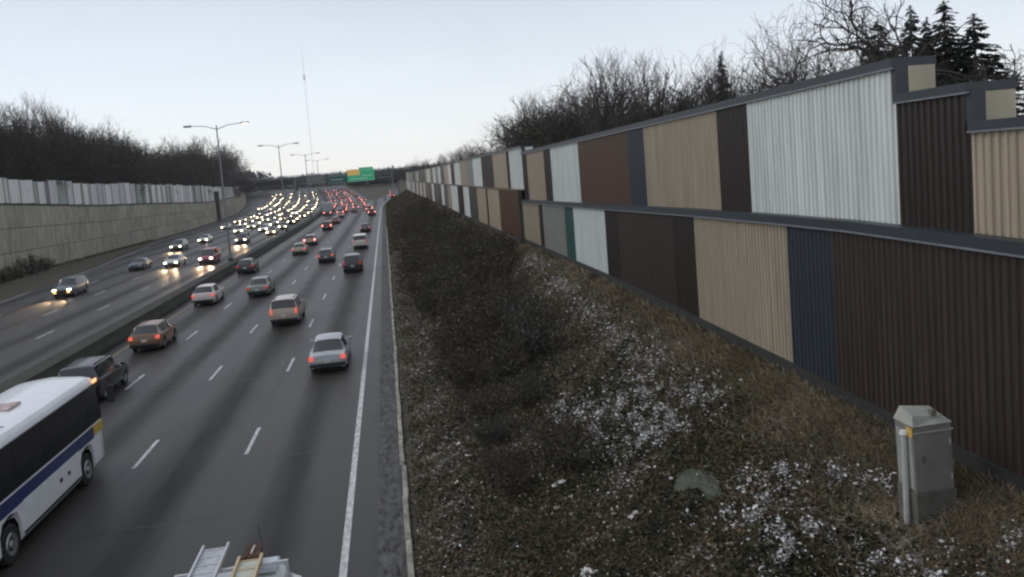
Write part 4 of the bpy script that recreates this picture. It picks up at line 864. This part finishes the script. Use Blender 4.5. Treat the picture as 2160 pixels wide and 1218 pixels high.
for i, (az, te, y, w, lb) in enumerate(((.667, .160, 50, 1.0, 'dark fir among the oak branches, leftmost of the firs'), (.716, .176, 52, .75, 'slim dark fir just left of the tallest fir'), (.738, .160, 54, .65, 'short thin fir tip between the slim fir and the tallest fir'),
                                   (.765, .181, 48, 1.05, 'tallest dark fir, its tip near the top of the frame'), (.810, .161, 48, 1.15, 'broad dark fir right of the tallest, above the wall steps'), (.785, .125, 46, 1.2, 'low dark fir filling between the two tall firs'),
                                   (.60, .10, 48, .8, 'low dark fir under the oak branches behind the white panel'), (.444, .130, 60, .55, 'slender dark evergreen behind the long tan upper panel'), (.69, .125, 46, 1.1, 'low dark fir left of the wall step'), (.735, .125, 46, 1.2, 'wide dark fir right behind the first wall step'))):
    zg = 4.7; h = 9.1+te*y*1.02-zg; t = thing('fir_tree', lb, 'tree', (az*y, y, zg), r.uniform(0, 6), 'dark firs behind the coloured wall'); s = h/12; t.scale = (s*w*1.15, s*w*1.15, s)
    link('trunk', FT_, M['bark'], t); link('crown', FIRS[i % 3], M['needle'], t)
# far tree masses on the horizon
def mass(name, label, x0, x1, y0, y1, zg, h0, h1, n, mt, seed):
    g = np.random.default_rng(seed); P_ = np.stack([g.uniform(x0, x1, n), g.uniform(y0, y1, n), np.zeros(n)], 1)
    hh = np.array([h0+(h1-h0)*(.5+.5*noise.noise((p_[0]*.02, p_[1]*.02, seed)))+1.8*noise.noise((p_[0]*.09, p_[1]*.05, seed)) for p_ in P_])
    P_[:, 2] = zg+hh*g.uniform(.02, 1, n)**.7
    D = g.normal(0, 1.0, (n, 3)); D[:, 2] = np.abs(D[:, 2])*1.5; T = g.normal(0, .35, (n, 3))
    V = np.concatenate([P_-T, P_+T, P_+D]); Fq = np.stack([np.arange(n), np.arange(n)+n, np.arange(n)+2*n], 1)
    o = npmesh(name, V, Fq, mt, k=3); tag(o, label, 'trees', kind='stuff')
M['farwood'] = mat('hazed_far_wood', (.075, .072, .080), rough=.95, var=.3, vscale=.05)  # haze is mixed into this colour, paler and bluer than the near twigs
mass('far_wood', 'dark scrub behind the overpass beside the slip road', -22, 70, 505, 560, 6, 3, 6, 22000, M['farwood'], 6)
mass('far_wood', 'hazy bare woods beyond the overpass on the horizon', -190, 60, 560, 640, 6.5, 5, 12, 26000, M['farwood'], 1)
mass('far_wood', 'bare wood behind the far end of the coloured wall', 14, 75, 380, 540, 7, 3, 8, 26000, M['farwood'], 2)
mass('far_wood', 'dark bare wood far behind the left fence', -190, -72, 330, 560, 8, 8, 13, 22000, M['farwood'], 4)
mass('far_wood', 'bare wood along the middle stretch behind the coloured wall', 13, 40, 130, 330, 5, 3, 6.5, 16000, M['brownthicket'], 3)

# shrubs on the slope
def shrub_mesh(seed, stems=46, leaves=1500, H=1.7, R=1.3):
    rr = random.Random(seed); m = MB(); tips = []
    for _ in range(stems):
        a = rr.uniform(0, 6.28); p0 = Vector((rr.uniform(-.25, .25), rr.uniform(-.25, .25), -.1)); dd = Vector((math.cos(a)*rr.uniform(.1, .9), math.sin(a)*rr.uniform(.1, .9), 1)).normalized()
        q = p0
        for s in range(4):
            dd = (dd+Vector((rr.gauss(0, .22), rr.gauss(0, .22), -.05))).normalized(); q2 = q+dd*H*.28; m.tube(q, q2, .018*(1-s*.2), .018*(1-(s+1)*.2), 3, cap=False)
            for _ in range(3 if s else 1):
                d2 = (dd+Vector((rr.gauss(0, .6), rr.gauss(0, .6), rr.gauss(0, .4)))).normalized(); q3 = q2+d2*rr.uniform(.2, .5); m.tube(q2, q3, .008, .004, 3, cap=False); tips += [(q2, q3)]
            q = q2
    g = np.random.default_rng(seed); n = leaves; T = np.array([[*a, *b] for a, b in tips]); k = g.integers(0, len(T), n); t = g.uniform(0, 1.1, (n, 1))
    P_ = T[k, :3]*(1-t)+T[k, 3:]*t+g.normal(0, .09, (n, 3)); P_[:, 2] = np.maximum(P_[:, 2], .03)
    A = g.normal(0, 1, (n, 3)); A /= np.linalg.norm(A, axis=1)[:, None]; B = np.cross(A, g.normal(0, 1, (n, 3))); B /= np.linalg.norm(B, axis=1)[:, None]
    A *= g.uniform(.03, .07, (n, 1)); B *= g.uniform(.02, .04, (n, 1))
    V = np.concatenate([P_-A, P_+B, P_+A, P_-B]); Fq = np.stack([np.arange(n)+i*n for i in range(4)], 1)
    me = bpy.data.meshes.new('leaves'); me.vertices.add(4*n); me.vertices.foreach_set('co', V.astype(np.float32).ravel()); me.loops.add(4*n); me.loops.foreach_set('vertex_index', Fq.astype(np.int32).ravel())
    me.polygons.add(n); me.polygons.foreach_set('loop_start', np.arange(0, 4*n, 4, dtype=np.int32)); a = me.attributes.new('tint', 'FLOAT', 'FACE'); a.data.foreach_set('value', g.uniform(0, 1, n).astype(np.float32)); me.update(); me.validate()
    return m.mesh('stems'), me
M['shrubtint'] = tintmat('shrub_leaves', [(0, (.018, .020, .012)), (.45, (.042, .040, .025)), (.8, (.082, .062, .044)), (.95, (.15, .135, .11)), (1, (.28, .27, .25))])
M['shrubtint2'] = tintmat('rusty_shrub_leaves', [(0, (.020, .016, .012)), (.45, (.052, .036, .027)), (.8, (.095, .062, .044)), (.95, (.13, .10, .08)), (1, (.30, .27, .25))])
M['shrubtint3'] = tintmat('grey_shrub_leaves', [(0, (.022, .024, .018)), (.45, (.050, .054, .042)), (.8, (.085, .085, .070)), (.95, (.15, .15, .13)), (1, (.34, .34, .32))])
SH = [shrub_mesh(s, leaves=2500) for s in (1, 2, 3, 4)]
r = random.Random(3); spots = []
for i in range(900):
    y = r.uniform(19, 150)**1.0; x = r.uniform(1.2, 7.5)
    if y < 27 and not (1.8 < x < 4.0): continue
    if 27 <= y < 45 and not (2.0 < x < 5.8): continue
    if y >= 45 and not (1.7 < x < 6.8): continue
    if any((x-a)**2+(y-b)**2 < (1.12+.007*y)**2 for a, b in spots): continue
    if y > 80 and r.random() < .5: continue
    spots.append((x, y))
for i, (x, y) in enumerate(spots):
    t = thing('shrub', '', 'shrub', (x, y, bank(x, y)-.05), r.uniform(0, 6), 'shrubs on the lower slope')
    s = r.uniform(.45, .95)*(1.0 if y > 27 else .6)*(.75 if x < 1.8 else 1.05); t.scale = (s*1.1, s*1.1, s*r.uniform(.95, 1.45))
    link('stems', SH[i % 4][0], M['stem'], t, own=True); link('leaves', SH[i % 4][1], M[mk := r.choice(('shrubtint', 'shrubtint', 'shrubtint2', 'shrubtint3'))], t, own=True)
    t['label'] = '%s %s shrub %s, %s' % ('tall' if s > .72 else ('low' if s < .55 else 'middling'), {'shrubtint': 'dark olive', 'shrubtint2': 'rusty brown', 'shrubtint3': 'grey green'}[mk], 'near the kerb' if x < 2.2 else ('mid slope' if x < 4.4 else 'beside the dry grass'), 'at the near end of the brush' if y < 34 else ('in the thick of the brush' if y < 58 else ('in the far brush' if y < 85 else 'among the farthest brush')))
for i in range(6):
    y = 97+i*4.6; t = thing('shrub', 'dry weed clump at the foot of the left retaining wall', 'shrub', (WX+1.2+r.uniform(-.3, .8), y, .15), r.uniform(0, 6), 'weed clumps under the left wall'); s = r.uniform(.8, 1.4); t.scale = (s, s, s)
    link('stems', SH[i % 4][0], M['stem'], t, own=True); link('leaves', SH[i % 4][1], M['shrubtint'], t, own=True)

# ground cover: leaves, snow flecks, dry grass
BXg = np.linspace(-.2, 9.3, 96); BYg = np.arange(6, 340, .25)
ZG = np.array([[bank(x, y) for x in BXg] for y in BYg])
def zbank(x, y):
    fx = np.clip((x+.2)/9.5*95, 0, 94.999); fy = np.clip((y-6)/.25, 0, len(BYg)-1.001); i = fx.astype(int); j = fy.astype(int); a = fx-i; b = fy-j
    return ZG[j, i]*(1-a)*(1-b)+ZG[j, i+1]*a*(1-b)+ZG[j+1, i]*(1-a)*b+ZG[j+1, i+1]*a*b
def fnoise(x, y, s, seed): return np.array([noise.noise((a*s, b*s, seed)) for a, b in zip(x, y)])
def leaves(name, label, n, xs, ys, sz, lift, m, tint, tilt=.6):
    A = rng.normal(0, 1, (n, 3)); A[:, 2] = A[:, 2]*tilt; A /= np.linalg.norm(A, axis=1)[:, None]; B = np.cross(A, rng.normal(0, 1, (n, 3))*np.array([tilt, tilt, 1])); B /= np.linalg.norm(B, axis=1)[:, None]
    A *= sz[:, None]; B *= sz[:, None]*rng.uniform(.4, .8, (n, 1)); P_ = np.stack([xs, ys, zbank(xs, ys)+lift], 1)
    V = np.concatenate([P_-A, P_+B, P_+A, P_-B]); Fq = np.stack([np.arange(n)+i*n for i in range(4)], 1)
    o = npmesh(name, V, Fq, m, attr=tint); tag(o, label, 'ground cover', kind='stuff'); return o
def ydist(n, y0, y1): u = rng.uniform(0, 1, n); return 1/(1/y0-u*(1/y0-1/y1))    # denser near the camera
n = 240000; ys = ydist(n, 7.5, 130); xs = rng.uniform(-.15, 9.1, n)
mnd = np.clip(fnoise(xs, ys, 1.1, 5), -.6, 1)   # mounds of creeping plants
cl = fnoise(xs, ys, .55, 9)
lift = rng.uniform(0, 1, n)*(.04+.30*np.clip(mnd+.25, 0, 1))*np.clip((xs-.1)/1.0, .1, 1)*np.where(xs > 7.9, .4, 1)
M['cover'] = tintmat('creeping_cover', [(0, (.016, .017, .010)), (.22, (.034, .036, .020)), (.42, (.064, .064, .028)), (.60, (.078, .060, .038)), (.78, (.115, .066, .036)), (.92, (.16, .145, .105)), (1, (.30, .29, .26))])
cl2 = fnoise(xs, ys, 2.1, 21)
tint = np.clip(.39+.50*cl+.36*cl2+rng.normal(0, .24, n)+.10*(xs > 6.5)+.22*np.clip((2.4-xs)/1.2, 0, 1)*(rng.uniform(0, 1, n) < .7), 0, 1)
leaves('ground_cover', 'low brown and olive creeping plants covering the slope', n, xs, ys, rng.uniform(.018, .048, n)*(1+ys/50), lift, M['cover'], tint)
n = 26000; ys = rng.uniform(95, 320, n); xq = np.array([xR(v) for v in ys]); xs = xq+.9+(9.0-xq-.9)*rng.uniform(0, 1, n)
tint = np.clip(.45+.3*fnoise(xs, ys/3, .3, 12)+.25*((xs-xq)/(9-xq))+rng.normal(0, .16, n), 0, 1)
leaves('far_ground_cover', 'brown weeds and tan grass on the far end of the slope', n, xs, ys, rng.uniform(.09, .2, n), rng.uniform(0, .5, n), M['cover'], tint, 1.2)
# snow resting on the creeping plants, in patches
SN = [(8.2, 45, .9, 5), (7.7, 36, .7, 4), (7.5, 30, .7, 3), (7.4, 26, .6, 2), (7.3, 23, .9, 1.6), (4.6, 22, .8, 1.5), (5.8, 21, 1.1, 1.4), (6.2, 18.6, 1.1, 1.2), (7.5, 18.8, .5, .9), (5.4, 18.2, .9, .8), (6.6, 20.2, 1.1, 1.6), (4.9, 20, .7, 1),
      (6.5, 14.5, .35, .5), (7.0, 13.9, .4, .5), (7.7, 13.2, .3, .5), (7.9, 12.4, .25, .4), (6.1, 13.0, .4, .45), (6.4, 12.2, .5, .5), (6.8, 11.0, .35, .4), (7.2, 10.2, .45, .5), (7.0, 9.5, .6, .6), (5.9, 11.9, .5, .5), (8.3, 9.6, .3, .4), (5.6, 10.9, .5, .4), (4.3, 19.5, .4, .6), (3.6, 30, .8, 2), (2.2, 27, .4, 3), (1.4, 40, .25, 12), (6.0, 13.6, .8, .6), (4.7, 16.8, .6, .6), (3.0, 21, .8, 1.5)]
wts = np.array([2.2, 1.8, 1.6, 1.4, 1.5, 1.2, 2.2, 2.0, 1.0, 1.0, 2.0, .9, .5, .5, .4, .3, .5, .7, .4, .6, .7, .5, .3, .4, .3, .35, .15, .12, .5, .2, .2]); wts /= wts.sum()
n = 62000; k = rng.choice(len(SN), n, p=wts); sn = np.array(SN)[k]; xs = sn[:, 0]+rng.normal(0, .5, n)*sn[:, 2]; ys = sn[:, 1]+rng.normal(0, .5, n)*sn[:, 3]
g_ = fnoise(xs, ys, 3.2, 2); keep = (xs > .2) & (xs < 8.8) & (ys > 7.6) & (g_+.6*fnoise(xs, ys, 9, 3) > .14+.13*rng.uniform(-1, 1, n)) & ((abs(xs-8.12) > .55) | (abs(ys-11.35) > .5)); xs, ys = xs[keep], ys[keep]; n = len(xs)
M['snow'] = tintmat('old_snow_on_leaves', [(0, (.10, .095, .08)), (.3, (.27, .27, .255)), (.6, (.54, .54, .53)), (1, (.74, .745, .75))])
leaves('snow_patches', 'scattered flecks of old snow lying on the creeping plants', n, xs, ys, np.clip(rng.gamma(1.8, .0085, n), .005, .042)*(1+ys/80), rng.uniform(.10, .32, n), M['snow'], rng.uniform(0, 1, n), .35)
n = 12000; xs = np.where(rng.uniform(0, 1, n) < .25, rng.normal(1.15, .22, n), rng.uniform(-.1, 8, n)); ys = ydist(n, 8, 80)
leaves('snow_crumbs', 'stray crumbs of snow and pale leaves over the lower slope', n, xs, ys, np.clip(rng.gamma(1.8, .0085, n), .004, .04)*(1+ys/70), rng.uniform(.04, .28, n)*np.clip(xs, .3, 1), M['snow'], rng.beta(1, 3, n), .6)
def grass(name, label, n, xs, ys, hgt, m, tint, lean=(-.5, -.2), wd=.006):
    P_ = np.stack([xs, ys, zbank(xs, ys)-.01], 1); D = np.stack([rng.normal(lean[0], .45, n), rng.normal(lean[1], .45, n), rng.uniform(.5, 1, n)], 1); D /= np.linalg.norm(D, axis=1)[:, None]
    h = hgt*rng.uniform(.5, 1.2, n); a = rng.uniform(0, 6.28, n); Wd = np.stack([np.cos(a), np.sin(a), np.zeros(n)], 1)*(wd*(1+ys/18))[:, None]
    mid = P_+D*h[:, None]*.55; D2 = D.copy(); D2[:, 2] -= .55; tip = mid+D2*h[:, None]*.5
    V = np.concatenate([P_-Wd, P_+Wd, mid+Wd*.7, mid-Wd*.7, tip]); I = np.arange(n)
    Fq = np.stack([I, I+n, I+2*n, I+3*n], 1); F2 = np.stack([I+3*n, I+2*n, I+4*n, I+4*n], 1)
    F3 = F2[:, :3]
    me = bpy.data.meshes.new(name); me.vertices.add(len(V)); me.vertices.foreach_set('co', V.astype(np.float32).ravel()); me.loops.add(n*7); me.loops.foreach_set('vertex_index', np.concatenate([Fq.ravel(), F3.ravel()]).astype(np.int32))
    me.polygons.add(2*n); me.polygons.foreach_set('loop_start', np.concatenate([np.arange(0, 4*n, 4), 4*n+np.arange(0, 3*n, 3)]).astype(np.int32)); at = me.attributes.new('tint', 'FLOAT', 'FACE'); at.data.foreach_set('value', np.concatenate([tint, tint]).astype(np.float32)); me.update(); me.validate()
    o = link(name, me, m); tag(o, label, 'grass', kind='stuff'); return o
M['drygrass'] = tintmat('dry_grass', [(0, (.10, .085, .045)), (.35, (.17, .14, .09)), (.7, (.265, .22, .152)), (1, (.40, .345, .25))])
n = 85000; ys = ydist(n, 8, 160); xs = 9.12-np.abs(rng.normal(0, .95, n))*(1+.2*fnoise(ys, ys, .3, 1)); keep = (xs > 5.6) & ~((abs(xs-8.12) < .42) & (abs(ys-11.35) < .36)); xs, ys = xs[keep], ys[keep]; n = len(xs)
leaves_t = np.clip(.55+.5*fnoise(xs, ys, .6, 4)+rng.normal(0, .18, n), 0, 1)
grass('dry_grass', 'long tan dry grass bent over along the foot of the coloured wall', n, xs, ys, .34, M['drygrass'], leaves_t)
n = 52000; ys = ydist(n, 8, 100); xs = rng.uniform(.1, 8.2, n); cl = fnoise(xs, ys, .5, 17); keep = cl > -.05; xs, ys = xs[keep], ys[keep]; n = len(xs)
M['olivegrass'] = tintmat('olive_grass', [(0, (.034, .038, .016)), (.45, (.075, .074, .030)), (.8, (.14, .10, .050)), (1, (.24, .18, .11))])
grass('olive_grass', 'tufts of olive and rusty grass between the creeping plants', n, xs, ys, .26, M['olivegrass'], rng.uniform(0, 1, n))
n = 9000; ys = rng.uniform(84, 175, n); t_ = rng.uniform(0, 1, n)
zb_old = zbank
def zbank(x, y): return np.full(len(x), .15)
xs = WX+.2+t_*3*np.clip((118-ys)/40+.4, .25, 1)
grass('wall_foot_weeds', 'tall dry weeds along the foot of the left retaining wall', n, xs, ys, np.clip(rng.uniform(.5, 1.7, n)*np.clip((140-ys)/40, .3, 1), .2, 2), M['olivegrass'], rng.uniform(.2, 1, n), (0, 0), .012)

# ------------------------------------------------------------------ thin winter haze
hz = MB().box(-1900, 1900, -60, 1900, -1.5, 300)
hm = bpy.data.materials.new('haze'); hm.use_nodes = True; hn = hm.node_tree.nodes; hl = hm.node_tree.links; hn.clear()
ho = hn.new('ShaderNodeOutputMaterial'); hv = hn.new('ShaderNodeVolumePrincipled'); hv.inputs['Color'].default_value = (.97, .975, 1, 1); hv.inputs['Density'].default_value = .00013
hl.new(hv.outputs[0], ho.inputs['Volume'])
tag(hz.build('haze', hm), 'thin pale winter haze lying over the whole valley', kind='stuff')
